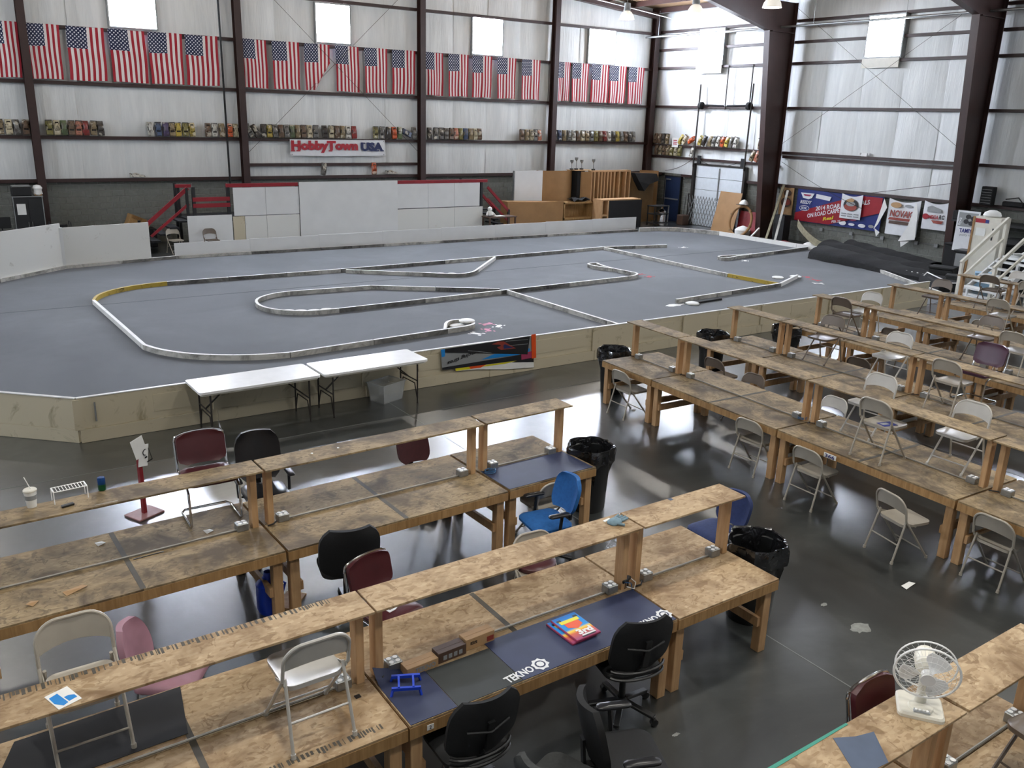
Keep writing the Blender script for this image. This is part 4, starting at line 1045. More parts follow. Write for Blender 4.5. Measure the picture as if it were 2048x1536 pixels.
for i in range(5):
    z0 = .02 + i * .535
    for (a, b) in ((-1.42, -.01), (.01, 1.42)): MB().box(0, .05, a, b, z0, z0 + .52, .006).build('door_panel', 'shutter_white', d2)
for s in (-1, 1):
    MB().box(-.12, .06, s * 1.5 - .06, s * 1.5 + .06, 0, 2.75).build('track_jamb', 'dark_steel', d2)
    MB().tube([(-.15, s * 1.5, 2.6), (-.1, s * 1.5, 6.15)], .035, 8).build('lift_track', 'dark_steel', d2)
    MB().lathe([(.16, -.07), (.16, .07)], 16, (-.1, s * 1.38, 5.25), ax='y').build('cable_drum', 'black_matte', d2)
    MB().tube([(-.06, s * .1, 5.25), (-.06, s * 1.2, 5.27)], .035, 8).build('torsion_spring', 'black_matte', d2)
    MB().box(-.05, .0, s * 1.28 - .1, s * 1.28 + .1, 2.75, 3.1).build('header_bracket', 'black_matte', d2)
MB().box(-.02, .05, -1.5, 1.5, 2.68, 2.76).build('header', 'dark_steel', d2)
MB().box(-.03, .0, -.03, .03, 1.2, 2.6).build('centre_strap', 'grey_steel', d2); MB().tube([(-.06, 0, 5.1), (-.06, 0, 6.9)], .03, 6).build('centre_rail', 'dark_steel', d2); MB().tube([(-.06, -1.35, 5.1), (-.06, -1.35, 6.9)], .03, 6).build('centre_rail', 'dark_steel', d2)
wire((29.88, 31.0, 2.3), (29.7, 29.05, 2.95), 'slack dark cable looping over the blue door', .12, .012)
wire((29.6, 28.9, 3.05), (29.6, 26.2, 2.95), 'slack dark cable looping over the white shutter', .3, .012)
# folding scissor gate
t = thing('scissor_gate', 'grey folding lattice gate in front of the white shutter', 'gate', (29.5, 27.5, 0))
N = 16; st_ = 2.8 / N
up = MB().beam((0, 0, 0), (0, st_ * 3, 1.3), .012, .025).mesh('lattice_bar', 'grey_steel'); dn = MB().beam((.014, st_ * 3, 0), (.014, 0, 1.3), .012, .025).mesh('lattice_bar', 'grey_steel')
for i in range(-1, N - 1):
    put('lattice_bar', up, t, (0, -1.4 + i * st_, .05)); put('lattice_bar', dn, t, (0, -1.4 + i * st_, .05))
for s in (-1.45, 1.45): MB().box(-.02, .03, s - .02, s + .02, 0, 1.42).build('end_post', 'dark_steel', t)
t = thing('leaning_board', 'big brown hardboard sheet leaning against the lattice gate', 'board', (28.9, 26.25, 0), 0, None, (0, radians(14), 0))
MB().box(0, .012, -.62, .62, 0, 1.75).build('sheet', 'mdf_brown', t)
# round wooden hoop
t = thing('wooden_hoop', 'round pale wooden hoop leaning on the wall by the gate', 'hoop', (28.75, 25.1, .62), 0, None, (0, radians(12), 0))
MB().tube([(0, .58 * cos(2 * pi * k / 28), .62 * sin(2 * pi * k / 28)) for k in range(28)], .055, 8, closed=True).build('rim', 'mdf_brown', t)
for a in (.4, 1.3, 2.4, 3.4, 4.4, 5.5): MB().box(-.06, .06, .58 * cos(a) - .04, .58 * cos(a) + .04, .62 * sin(a) - .04, .62 * sin(a) + .04).build('joint_plate', 'hardboard', t)
t = thing('baseball_cap', 'grey and white cap hung on top of the hoop', 'cap', (28.86, 25.1, 1.3)); MB().lathe([(.2, 0), (.18, .08), (.1, .17), (.02, .2)], 12).build('crown', 'paper', t); MB().box(-.32, -.1, -.15, .15, 0, .02).build('brim', 'grey_fabric', t)
t = thing('wrapped_bundle', 'white sheet wrapped bundle on the floor inside the hoop', 'bundle', (28.9, 25.05, 0)); MB().lathe([(.32, 0), (.34, .25), (.2, .36), (.05, .42)], 9).build('sheet', 'paper', t); MB().box(-.2, .2, -.3, .3, .0, .1).build('base', 'galv', t)
# dark red board and pale sheet behind the hoop
tag(MB().box(0, .02, -.5, .5, 0, 1.0).build('dark_red_board', 'red_wood', None, (29.2, 25.2, 0), (0, radians(12), 0)), 'dark red board leaning behind the hoop', 'board')
# planks leaning on the frame
for k, (p, q, w, m, lb) in enumerate((((28.6, 23.55, 0), (29.6, 23.75, 2.2), .1, 'foam_tan', 'weathered plank leaning on the big frame, nearest the hoop'), ((28.1, 22.7, 0), (29.5, 23.45, 2.0), .09, 'lane_white', 'white plank leaning on the big frame beside the poster'), ((28.4, 24.25, 0), (28.8, 24.1, .45), .08, 'lane_top', 'short white plank end leaning at the foot of the frame'))):
    tag(MB().beam(p, q, w, .04).build('leaning_plank', m), lb, 'plank', 'planks by the big frame')
tag(MB().box(-.2, .2, -.25, .25, 0, 1.05).build('black_board', 'black_matte', None, (29.2, 23.3, 0)), 'black upright board standing behind the white plank', 'board')
# milk can / urn and stand near the blue door
t = thing('steel_urn', 'shiny steel urn standing at the blue door', 'urn', (28.3, 29.35, 0)); MB().lathe([(.2, 0), (.2, .55), (.19, .58)], 18).build('body', 'chrome', t); MB().lathe([(.21, .58), (.2, .62), (.1, .7), (.03, .72)], 18).build('lid', 'chrome', t); MB().tube([(0, 0, .72), (0, 0, .9)], .02, 6).build('knob', 'chrome', t)
t = thing('broom', 'dark push broom leaning beside the shutter track', 'broom', (29.5, 29.2, 0)); MB().tube([(0, 0, .05), (.2, .1, 1.3)], .014, 6).build('handle', 'black_paint', t); MB().box(-.05, .05, -.2, .2, 0, .09).build('brush', 'black_matte', t)
tag(MB().box(-.2, .2, -.2, .2, 0, .45, .02).build('dark_bucket', 'card_brown', None, (29.3, 29.0, 0)), 'small dark box on the floor beside the broom', 'box')
# ---- posters and banners: built in the wall plane, x axis toward -Y
def wall_sheet(name, label, cat, ya, yb, z0, z1, mat, xw=29.86, sag=.03, corner=None):
    t = thing(name, label, cat, (xw, (ya + yb) / 2, (z0 + z1) / 2)); w = ya - yb; h = z1 - z0
    def fn(u, v):
        z = (v - .5) * h - sag * sin(pi * u) * v * 1.2; x = -.02 - .025 * sin(6 * u + 2 * v) * sin(pi * u)
        return (x, -(u - .5) * w, z)
    MB().grid(fn, 16, 8, (.004, 0, 0)).build('cloth', mat, t)
    return t
def on(t, poly, mat, nm, d=.06):        # polygon given as (distance along -Y, z)
    n = len(poly); V = [(-d, -x, z) for x, z in poly] + [(-d + .003, -x, z) for x, z in poly]
    MB().add(V, [tuple(range(n)), tuple(range(2 * n - 1, n - 1, -1))] + [(i, n + i, n + (i + 1) % n, (i + 1) % n) for i in range(n)]).build(nm, mat, t)
def ell(cx, cz, rx, rz, n=20): return [(cx + rx * cos(2 * pi * k / n), cz + rz * sin(2 * pi * k / n)) for k in range(n)]
def wr(t, key, cx, cz, w, h, mat, ang=0, d=.066):
    c, s = cos(ang), sin(ang); letters(key, w, h, mat, t, frame((-d, -cx, cz), (0, -c, s), (0, s, c)))
t = wall_sheet('car_poster', 'tan poster with a dark and an orange car beside the frame', 'poster', 24.06, 23.38, .84, 2.12, 'card_tan', 29.84)
on(t, ell(.05, .4, .2, .13), 'card_brown', 'car_picture'); on(t, ell(.02, .02, .26, .2), 'card_brown', 'car_picture'); on(t, ell(.08, .03, .17, .12), 'ink_rust', 'car_picture', .065)
t = wall_sheet('race_banner', 'wide blue and red race banner on the block wall', 'banner', 23.2, 19.32, .82, 2.1, 'vinyl_blue', 29.84, .02)
on(t, [(-1.93, -.32), (.07, .34), (.95, .6), (1.92, .6), (1.92, .05), (.4, -.41), (-.27, -.62), (-1.93, -.62)], 'vinyl_red', 'red_band')
wr(t, '2014', .23, .17, 2.42, .17, 'vinyl_white', .20); wr(t, 'onroad', -.52, -.19, 1.62, .17, 'vinyl_white', .25); wr(t, 'rent', -.32, -.38, .5, .13, 'ink_yellow', .22); wr(t, 'feb', .06, -.46, .4, .09, 'vinyl_white', .15)
on(t, [(-1.75, .5), (-1.1, .5), (-1.2, .32), (-1.35, .26), (-1.62, .3)], 'vinyl_white', 'sponsor_mark'); on(t, [(-1.0, .5), (-.3, .44), (-.36, .28), (-1.02, .34)], 'vinyl_white', 'sponsor_mark'); on(t, [(-1.62, .45), (-1.22, .45), (-1.3, .38), (-1.55, .38)], 'ink_magenta', 'sponsor_mark', .066)
wr(t, 'reedy', -1.45, .14, .55, .13, 'vinyl_white')
on(t, ell(-1.5, -.1, .24, .11), 'vinyl_white', 'sponsor_oval', .064); on(t, ell(-1.5, -.1, .22, .09), 'vinyl_blue', 'sponsor_oval', .067); wr(t, 'mbk', -1.5, -.1, .28, .1, 'vinyl_white', 0, .07)
for (cx, cz, rx, rz, m) in ((.35, -.48, .16, .09, 'vinyl_white'), (.75, -.3, .2, .06, 'ink_magenta'), (.75, -.5, .14, .05, 'vinyl_white'), (1.2, -.5, .16, .07, 'vinyl_white'), (1.6, -.48, .12, .06, 'ink_grey')): on(t, ell(cx, cz, rx, rz), m, 'sponsor_mark')
t = wall_sheet('small_banner', 'small white sheet with a round dark emblem over the race banner', 'banner', 21.03, 20.12, 1.17, 2.1, 'vinyl_white', 29.72, .08)
on(t, ell(0, .06, .32, .23), 'ink_black', 'emblem'); on(t, ell(0, -.02, .28, .14), 'ink_rust', 'emblem', .064); on(t, ell(0, .1, .2, .09), 'ink_grey', 'emblem', .067); on(t, [(-.2, .24), (0, .32), (.15, .26), (.1, .18), (-.2, .16)], 'card_tan', 'emblem', .069)
for i in range(3):
    for j in range(2): on(t, [(-.36 + i * .27, -.3 - j * .09), (-.14 + i * .27, -.3 - j * .09), (-.14 + i * .27, -.26 - j * .09), (-.36 + i * .27, -.26 - j * .09)], 'ink_grey', 'sponsor_mark')
t = wall_sheet('creased_banner', 'white banner with red brown lettering and hanging folded corners', 'banner', 19.05, 17.8, .8, 2.1, 'vinyl_white', 29.78, .1)
wr(t, 'novak', -.05, .12, .9, .25, 'ink_rust'); on(t, [(-.5, -.03), (.45, -.03), (.5, -.12), (-.55, -.12)], 'ink_rust', 'print_band'); on(t, [(-.5, -.15), (.4, -.15), (.4, -.26), (-.5, -.26)], 'card_brown', 'print_band'); on(t, ell(-.3, .42, .22, .1), 'card_tan', 'car_picture'); on(t, ell(.2, .42, .16, .05), 'ink_grey', 'car_picture'); on(t, [(.2, -.42), (.4, -.4), (.4, -.56), (.2, -.58)], 'ink_grey', 'print_block')
on(t, [(.5, .6), (.62, .2), (.66, -.72), (.02, -.85), (.3, -.3)], 'paper', 'hanging_fold', .12); on(t, [(.1, -.85), (.45, -.8), (.15, -1.05)], 'paper', 'hanging_fold', .1); on(t, [(-.78, .62), (-.62, .3), (-.9, -.35), (-1.05, -.55), (-.95, -.2)], 'paper', 'hanging_fold', .11); on(t, [(-1.02, -.5), (-.78, -.62), (-.9, -.8)], 'paper', 'hanging_fold', .1)
t = wall_sheet('logo_banner', 'white banner with a red round lettered logo next to the column', 'banner', 17.68, 16.76, 1.15, 2.13, 'vinyl_white', 29.8, .08)
on(t, [(-.3, .28), (-.15, .34), (.2, .24), (.25, .12), (-.3, .12)], 'ink_grey', 'car_picture'); on(t, ell(-.33, -.05, .12, .1), 'ink_red', 'round_logo'); wr(t, 'one', -.08, -.05, .5, .14, 'ink_red'); wr(t, 'rc', .28, -.03, .2, .15, 'ink_black'); on(t, [(-.1, -.16), (.35, -.16), (.3, -.26), (0, -.26)], 'ink_rust', 'print_band')
# outlet boxes and conduit low on the block wall
t = thing('wall_conduit', 'thin grey conduit with junction boxes on the block wall below the banners', 'conduit', (29.95, 0, .6))
MB().tube([(0, 22.1, .02), (0, 16.6, .02)], .012, 6).build('conduit_run', 'galv', t)
for y in (21.93, 20.56, 19.22, 17.84, 17.08): MB().cbox((-.02, y, .0), (.06, .14, .12)).build('junction_box', 'galv', t)
MB().tube([(0, 20.5, 0), (0, 20.5, -.6)], .012, 6).build('conduit_drop', 'galv', t)
t = thing('emergency_light', 'small twin emergency light on the side wall rail', 'light', (29.87, 20.42, 3.5)); MB().box(-.05, .05, -.12, .12, 0, .12).build('case', 'white_plastic', t)
for s in (-1, 1): MB().lathe([(.03, 0), (.05, .06), (.05, .08)], 10, (-.02, s * .2, .04)).build('lamp_head', 'white_plastic', t)
# ---- rolled black carpet
t = thing('rolled_carpet', 'long collapsed roll of black carpet at the end of the track', 'carpet roll')
def rollfn(cx0, cy0, cx1, cy1, w, h, ph):
    def fn(u, v):
        c = Vector((cx0, cy0, 0)).lerp(Vector((cx1, cy1, 0)), u); d = Vector((cx1 - cx0, cy1 - cy0, 0)).normalized(); n = Vector((-d.y, d.x, 0))
        a = pi * v; hh = h * (1 - .5 * u + .05 * sin(5 * u + ph)) * (1 + .02 * sin(23 * u + ph))
        p = c + n * (cos(a) * w * (1 + .08 * sin(9 * u + ph))); p.z = .012 + hh * sin(a) ** .55 + .015 * sin(30 * u + 5 * v)
        return p
    return fn
MB().grid(rollfn(26.9, 19.6, 26.3, 14.9, .62, .42, 0), 26, 10).build('roll_layer', 'carpet_black', t); MB().grid(rollfn(27.7, 19.9, 27.2, 15.2, .62, .52, 2), 26, 10).build('roll_layer', 'carpet_black', t); MB().grid(rollfn(28.4, 19.5, 27.9, 15.8, .5, .60, 4), 22, 10).build('roll_layer', 'carpet_black', t)
for k in range(7):
    y = 15.05 + k * .2; MB().tube([(25.95 - .0 + .02 * k, y, .02), (25.92 + .02 * k, y + .03, .12), (26.0 + .02 * k, y + .05, .2)], .03, 6).build('frayed_edge', 'paper', t)
for cx, z in ((26.9, .4), (27.7, .55)):
    MB().box(cx - .5, cx + .5, 19.6, 19.66, .012, z * .75).build('roll_end', 'foam_tan' if cx < 27 else 'carpet_black', t)
t = thing('foam_strip', 'tan curled foam strip rising beside the black carpet roll', 'foam strip'); MB().grid(lambda u, v: (28.75 - .2 * u + .0, 22.2 - 1.5 * u ** 1.1 + .0, .72 * (1 - u) ** 1.6 + .02 + .28 * v), 12, 3, (.07, .05, 0)).build('strip', 'foam_tan', t)
t = thing('red_rag', 'red and black rags on the floor by the white plank', 'rag', (28.6, 22.6, 0)); MB().lathe([(.25, 0), (.2, .1), (.06, .14)], 8).build('rag_fold', 'red_wood', t)
tag(MB().lathe([(.3, 0), (.26, .12), (.1, .2), (.02, .22)], 7).build('white_bag', 'paper', None, (28.75, 21.5, 0)), 'crumpled white bag beside the foam strip', 'bag')
tag(MB().tube([(25.2, 14.6, .3), (25.6, 14.75, .34), (24.65, 13.45, .3), (24.85, 13.35, .3)], .018, 8).build('bent_pipe', 'white_plastic'), 'bent white pipe lying past the end of the barrier', 'pipe')
tag(MB().box(-.8, .8, -.35, .35, 0, .28, .02).build('dark_crate', 'black_matte', None, (25.3, 14.1, 0), (0, 0, .9)), 'low dark crate under the bent white pipe', 'crate')
# ---- stand-up banner, cabinet, clutter and white stairs
t = thing('roll_up_banner', 'white stand up banner with a fan picture and blue TAMIYA lettering', 'banner', (27.6, 14.85, 0), 0)
MB().box(0, .02, -.36, .36, .85, 2.12).build('sheet', 'vinyl_white', t); MB().tube([(.03, 0, .0), (.03, 0, 2.1)], .015, 6).build('pole', 'galv', t); MB().box(-.15, .15, -.36, .36, 0, .05).build('foot', 'galv', t)
def on2(poly, mat, nm, d=.004): 
    n = len(poly); V = [(-d, -x, z) for x, z in poly] + [(-d + .002, -x, z) for x, z in poly]; MB().add(V, [tuple(range(n)), tuple(range(2 * n - 1, n - 1, -1))] + [(i, n + i, n + (i + 1) % n, (i + 1) % n) for i in range(n)]).build(nm, mat, t)
on2([(-.31, 1.62), (.31, 1.62), (.31, 2.06), (-.31, 2.06)], 'ink_grey', 'picture')
for k in range(4):
    a = k * pi / 2 + .5; on2(ell(.06 + .12 * cos(a), 1.84 + .11 * sin(a), .09, .075, 14), 'ink_black', 'fan_blade', .007)
on2(ell(.06, 1.84, .05, .045, 12), 'ink_grey', 'fan_hub', .01)
for i in range(4):
    for j in range(2): on2([(-.3 + j * .05 + (i % 2) * .025, 1.66 + i * .06), (-.275 + j * .05 + (i % 2) * .025, 1.66 + i * .06), (-.275 + j * .05 + (i % 2) * .025, 1.71 + i * .06), (-.3 + j * .05 + (i % 2) * .025, 1.71 + i * .06)], 'vinyl_white', 'checker', .008)
letters('tamiya', .5, .13, 'ink_blue', t, frame((-.008, -.03, 1.5), (0, -1, 0), (0, 0, 1))); letters('quality', .46, .09, 'ink_grey', t, frame((-.008, -.03, 1.36), (0, -1, 0), (0, 0, 1)))
t = thing('tall_locker', 'tall beige locker with a red sticker behind the white stairs', 'cabinet', (26.6, 13.6, 0)); MB().box(-.25, .3, -.42, .42, .0, 2.1, .01).build('body', 'off_white', t); MB().box(-.27, -.25, .36, .42, 0, 2.1).build('side_trim', 'mdf_brown', t); MB().box(-.262, -.25, .04, .34, 1.93, 2.05).build('sticker', 'ink_red', t); MB().box(-.262, -.25, -.06, .04, 1.93, 2.03).build('sticker', 'ink_blue', t); MB().box(-.262, -.25, -.24, -.2, 1.45, 1.8).build('slot', 'black_paint', t); MB().box(-.265, -.25, .0, .28, 1.55, 1.78).build('paper_sheet', 'paper', t)
t = thing('white_bundle', 'bunched white cloth on top of the beige locker', 'cloth', (26.6, 13.6, 2.1)); MB().lathe([(.2, 0), (.26, .05), (.22, .14), (.1, .2), (.02, .21)], 9).build('cloth', 'paper', t)
for k, (x, y, w, d, h, m, lb) in enumerate(((28.6, 15.3, 1.2, .8, 1.0, 'black_matte', 'dark covered box pile behind the stand up banner'), (27.3, 14.6, .55, .45, .95, 'black_plastic', 'black speaker box in front of the stand up banner'), (28.3, 13.2, 2.0, 1.6, 1.3, 'black_matte', 'large dark covered machine beyond the beige locker'), (26.2, 14.6, .6, .7, .5, 'black_paint', 'dark plastic tote at the foot of the stand up banner'), (25.6, 13.9, .4, .4, .4, 'grey_fabric', 'small grey box near the bent pipe'), (26.0, 13.2, .35, .5, .55, 'pale_blue', 'pale blue box beside the white stairs'))):
    tt = thing('storage_box', lb, 'box', (x, y, 0), .1 * k, 'boxes around the stairs'); MB().box(-w / 2, w / 2, -d / 2, d / 2, 0, h - .06, .02).build('body', m, tt); MB().box(-w / 2 - .01, w / 2 + .01, -d / 2 - .01, d / 2 + .01, h - .06, h, .01).build('lid', m, tt)
    if k == 1: MB().box(-w / 2 - .02, -w / 2 - .012, -.15, .15, .45, .85).build('front_label', 'ink_grey', tt)
t = thing('wall_fan', 'black caged box fan on the column by the stairs', 'fan', (29.5, 15.35, 2.2)); MB().box(-.12, .12, -.2, .2, 0, .6, .02).build('case', 'black_matte', t)
for k in range(6): MB().box(-.135, -.125, -.16, .16, .07 + k * .085, .08 + k * .085).build('grille_bar', 'grey_steel', t)
tag(MB().box(-.3, .3, -.4, .4, 0, .3, .02).build('black_case', 'black_matte', None, (29.0, 15.6, 1.7)), 'black case on the shelf above the stand up banner', 'case')
tag(MB().box(28.7, 29.9, 12.5, 16.0, 1.64, 1.7).build('wall_shelf', 'black_paint'), 'dark wall shelf behind the stand up banner', 'shelf')
t = thing('black_bracket', 'black angled case standing on the rail beyond the column', 'case', (29.78, 14.6, 2.2)); MB().box(-.12, .1, -.35, .35, 0, .16, .03).build('body', 'black_matte', t); MB().tube([(0, -.3, .1), (0, -.1, .3), (0, .3, .22)], .02, 6).build('handle', 'black_paint', t)
tag(MB().box(-.1, .1, -.25, .25, 0, .12).build('paper_carton', 'paper', None, (29.85, 13.9, 2.2)), 'pale carton on the rail beyond the column', 'carton')
tag(MB().box(29.93, 29.98, 13.0, 13.5, 1.85, 1.92).build('wall_tag', 'paper'), 'small white tag on the block wall past the locker', 'tag')
# white wooden stairs going up toward the side wall
t = thing('white_stairs', 'white wooden stairs with open treads and rails', 'stairs', (24.0, 12.85, 0), radians(-10))
for i in range(6):
    MB().box(.02 + i * .25, .29 + i * .25, -1.02, .0, .15 + i * .17, .19 + i * .17).build('tread', 'white_board', t)
for y in (0.0, -1.02):
    MB().beam((-.05, y, .03), (1.55, y, 1.1), .05, .14).build('stringer', 'white_board', t)
    MB().box(-.05, .03, y - .04, y + .04, 0, 1.05).build('newel_post', 'off_white', t); MB().box(1.45, 1.53, y - .04, y + .04, 0, 2.15).build('newel_post', 'off_white', t)
    MB().beam((-.06, y, 1.03), (1.55, y, 2.22), .07, .09).build('hand_rail', 'off_white', t); MB().beam((-.02, y, .55), (1.5, y, 1.65), .05, .07).build('mid_rail', 'off_white', t)
MB().box(1.5, 2.4, -1.06, .04, 1.1, 1.16).build('landing', 'white_board', t)
for y in (-1.02, 0): MB().box(2.3, 2.38, y - .04, y + .04, 0, 1.1).build('landing_leg', 'white_board', t)
t = thing('white_shelf_frame', 'low white wooden frame shelf at the foot of the stairs', 'shelf', (23.5, 12.3, 0), radians(-10))
for z in (.12, .42): MB().box(0, .35, -.9, .3, z, z + .05).build('shelf', 'white_board', t)
for x in (0, .3):
    for y in (-.9, .25): MB().box(x, x + .05, y, y + .05, 0, .5).build('leg', 'white_board', t)
tag(MB().grid(lambda u, v: (.7 * u, .5 * v, .05 * sin(6 * u + 3 * v)), 8, 5, (0, 0, -.02)).build('white_sheet', 'paper', None, (25.6, 11.9, 1.24), (0, 0, -.2)), 'rumpled white sheet on the stair landing', 'sheet')
# ================================================================== workbenches
def make_bench(L, top, rail):
    D, H, Z = 1.22, .74, 1.355
    t = thing('workbench', '', 'workbench', (0, 0, 0), 0, 'shelved workbenches')
    nx = 2 if L > 2 else 1; w = L / nx
    for i in range(nx):
        for j in range(2):
            a = -L / 2 + i * w; c = -D / 2 + j * D / 2
            MB().box(a + .002, a + w - .002, c + .003, c + D / 2 - .003, H - .018, H).build('tabletop_board', top, t)
    if nx == 2:
        MB().box(-.022, .022, -D / 2 + .01, D / 2 - .01, H, H + .0015).build('joint_tape', 'tape_dark', t)
    for s in (-1, 1):
        y = s * (D / 2 - .019); MB().box(-L / 2, L / 2, y - .019, y + .019, H - .108, H - .018).build('apron', 'pine_apron', t)
        x = s * (L / 2 - .019); MB().box(x - .019, x + .019, -D / 2 + .038, D / 2 - .038, H - .108, H - .018).build('apron', 'pine_apron', t)
        for u in (-1, 1):
            cx, cy = s * (L / 2 - .07), u * (D / 2 - .085)
            MB().box(cx - .045, cx + .045, cy - .045, cy + .045, 0, H - .018, .004).build('leg', 'pine', t)
        MB().box(s * (L / 2 - .13) - .019, s * (L / 2 - .13) + .019, -D / 2 + .06, D / 2 - .06, .27, .36).build('stretcher', 'pine', t)
        px = s * (L / 2 - .065)
        MB().box(px - .03, px + .03, -.025, .075, H, Z - .018, .003).build('shelf_post', 'pine', t)
        ox = s * (L / 2 - .19)
        ob = MB().box(ox - .055, ox + .055, -.035, .06, H, H + .075, .006).build('outlet_box', 'galv', t)
        for q in (-.025, .025):
            for q2 in (-.012, .036): MB().lathe([(.018, H + .075), (.018, H + .079)], 10, (ox + q, q2, 0)).build('socket', 'white_plastic', ob)
    MB().box(-L / 2, L / 2, -.14, .18, Z - .018, Z, .002).build('shelf_board', top, t)
    MB().box(-L / 2 + .1, L / 2 - .1, .0, .038, Z - .058, Z - .018).build('shelf_cleat', 'pine_apron', t)
    MB().tube([(-L / 2 + .24, .01, H + .012), (L / 2 - .24, .01, H + .012)], .009, 6).build('conduit', 'conduit_dull', t)
    MB().tube([(-L / 2 + .02, -.05, H + .01), (-L / 2 + .06, -.08, H + .03), (-L / 2 + .12, -.03, H + .03)], .008, 6).build('cord', 'cable_black', t)
    return t
PROTO = {}
def bench(L, top, loc, rz, label):
    k = (L, top)
    if k not in PROTO:
        PROTO[k] = make_bench(L, top, 0); r = PROTO[k]; r.location = loc; r.rotation_euler = (0, 0, rz); r['label'] = label; return r
    return copy_tree(PROTO[k], loc, rz, label)
YC = 4.865                                   # centre of the nearest long row
bench(1.22, 'osb_fresh', (5.26, YC, 0), 0, 'short end workbench of the nearest row, beside the bagged bin')
bench(2.42, 'osb_fresh', (3.42, YC, 0), 0, 'workbench of the nearest row with the blue mat and boxes')
bprint = bench(2.42, 'osb_fresh', (.985, YC, 0), 0, 'workbench of the nearest row with a folding chair on it')
_pr = random.Random(5)
for (yy, zz, xa, xb) in ((.155, 1.3555, -1.15, 1.0), (-.5, .7405, -.3, 1.1)):      # mill stamp along the board edges
    mp_ = MB(); xx = xa
    while xx < xb:
        wdt = _pr.uniform(.004, .02); mp_.box(xx, xx + wdt, yy - _pr.uniform(.015, .045), yy + .02, zz, zz + .0006); xx += wdt + _pr.uniform(.004, .03)
    stuff(mp_.build('mill_stamp', 'tape_dark', bprint))
a2 = radians(1.6)
bench(1.22, 'osb_worn', (5.47, 7.66, 0), a2, 'short end workbench of the second row under a plain blue mat')
bench(2.46, 'osb_worn', (3.60, 7.60, 0), a2, 'bare workbench in the middle of the second row')
bench(2.46, 'osb_worn', (1.12, 7.54, 0), a2, 'workbench of the second row with the cup and chrome chair')
bench(1.22, 'osb_fresh', (5.28, 2.12, 0), 0, 'short end workbench of the row with the white fan')
bench(2.42, 'osb_fresh', (3.43, 2.12, 0), 0, 'workbench carrying the white desk fan on its shelf')
def col_row(x_top, y_top, dxdy, name, n):
    ang = radians(-90) - math.atan(dxdy)
    y = y_top
    for i, L in enumerate((1.22, 2.48, 2.48, 2.48)[:n]):
        yc = y - L / 2; x = x_top + (yc - y_top) * dxdy
        bench(L if L < 2 else 2.48, 'osb_worn', (x, yc, 0), ang, '%s workbench from the barrier in the %s' % (ORD[i], name)); y -= L + .025
col_row(9.74, 10.58, .036, 'cross row nearest the aisle', 4)
col_row(12.2, 10.62, .03, 'second cross row from the aisle', 3)
col_row(14.68, 10.66, .03, 'third cross row from the aisle', 3)
col_row(17.22, 10.68, .02, 'fourth cross row from the aisle', 2)
col_row(19.98, 10.7, .01, 'fifth cross row by the white stairs', 2)
# numbered tag on a bench apron
t = thing('number_tag', 'white tag with blue number 366 on a bench edge', 'tag', (8.925, 5.98, .68), radians(-92)); MB().box(-.09, .09, -.006, 0, -.03, .03).build('plate', 'paper', t); letters('366', .14, .045, 'ink_blue', t, frame((0, -.008, 0), (1, 0, 0), (0, 0, 1)))

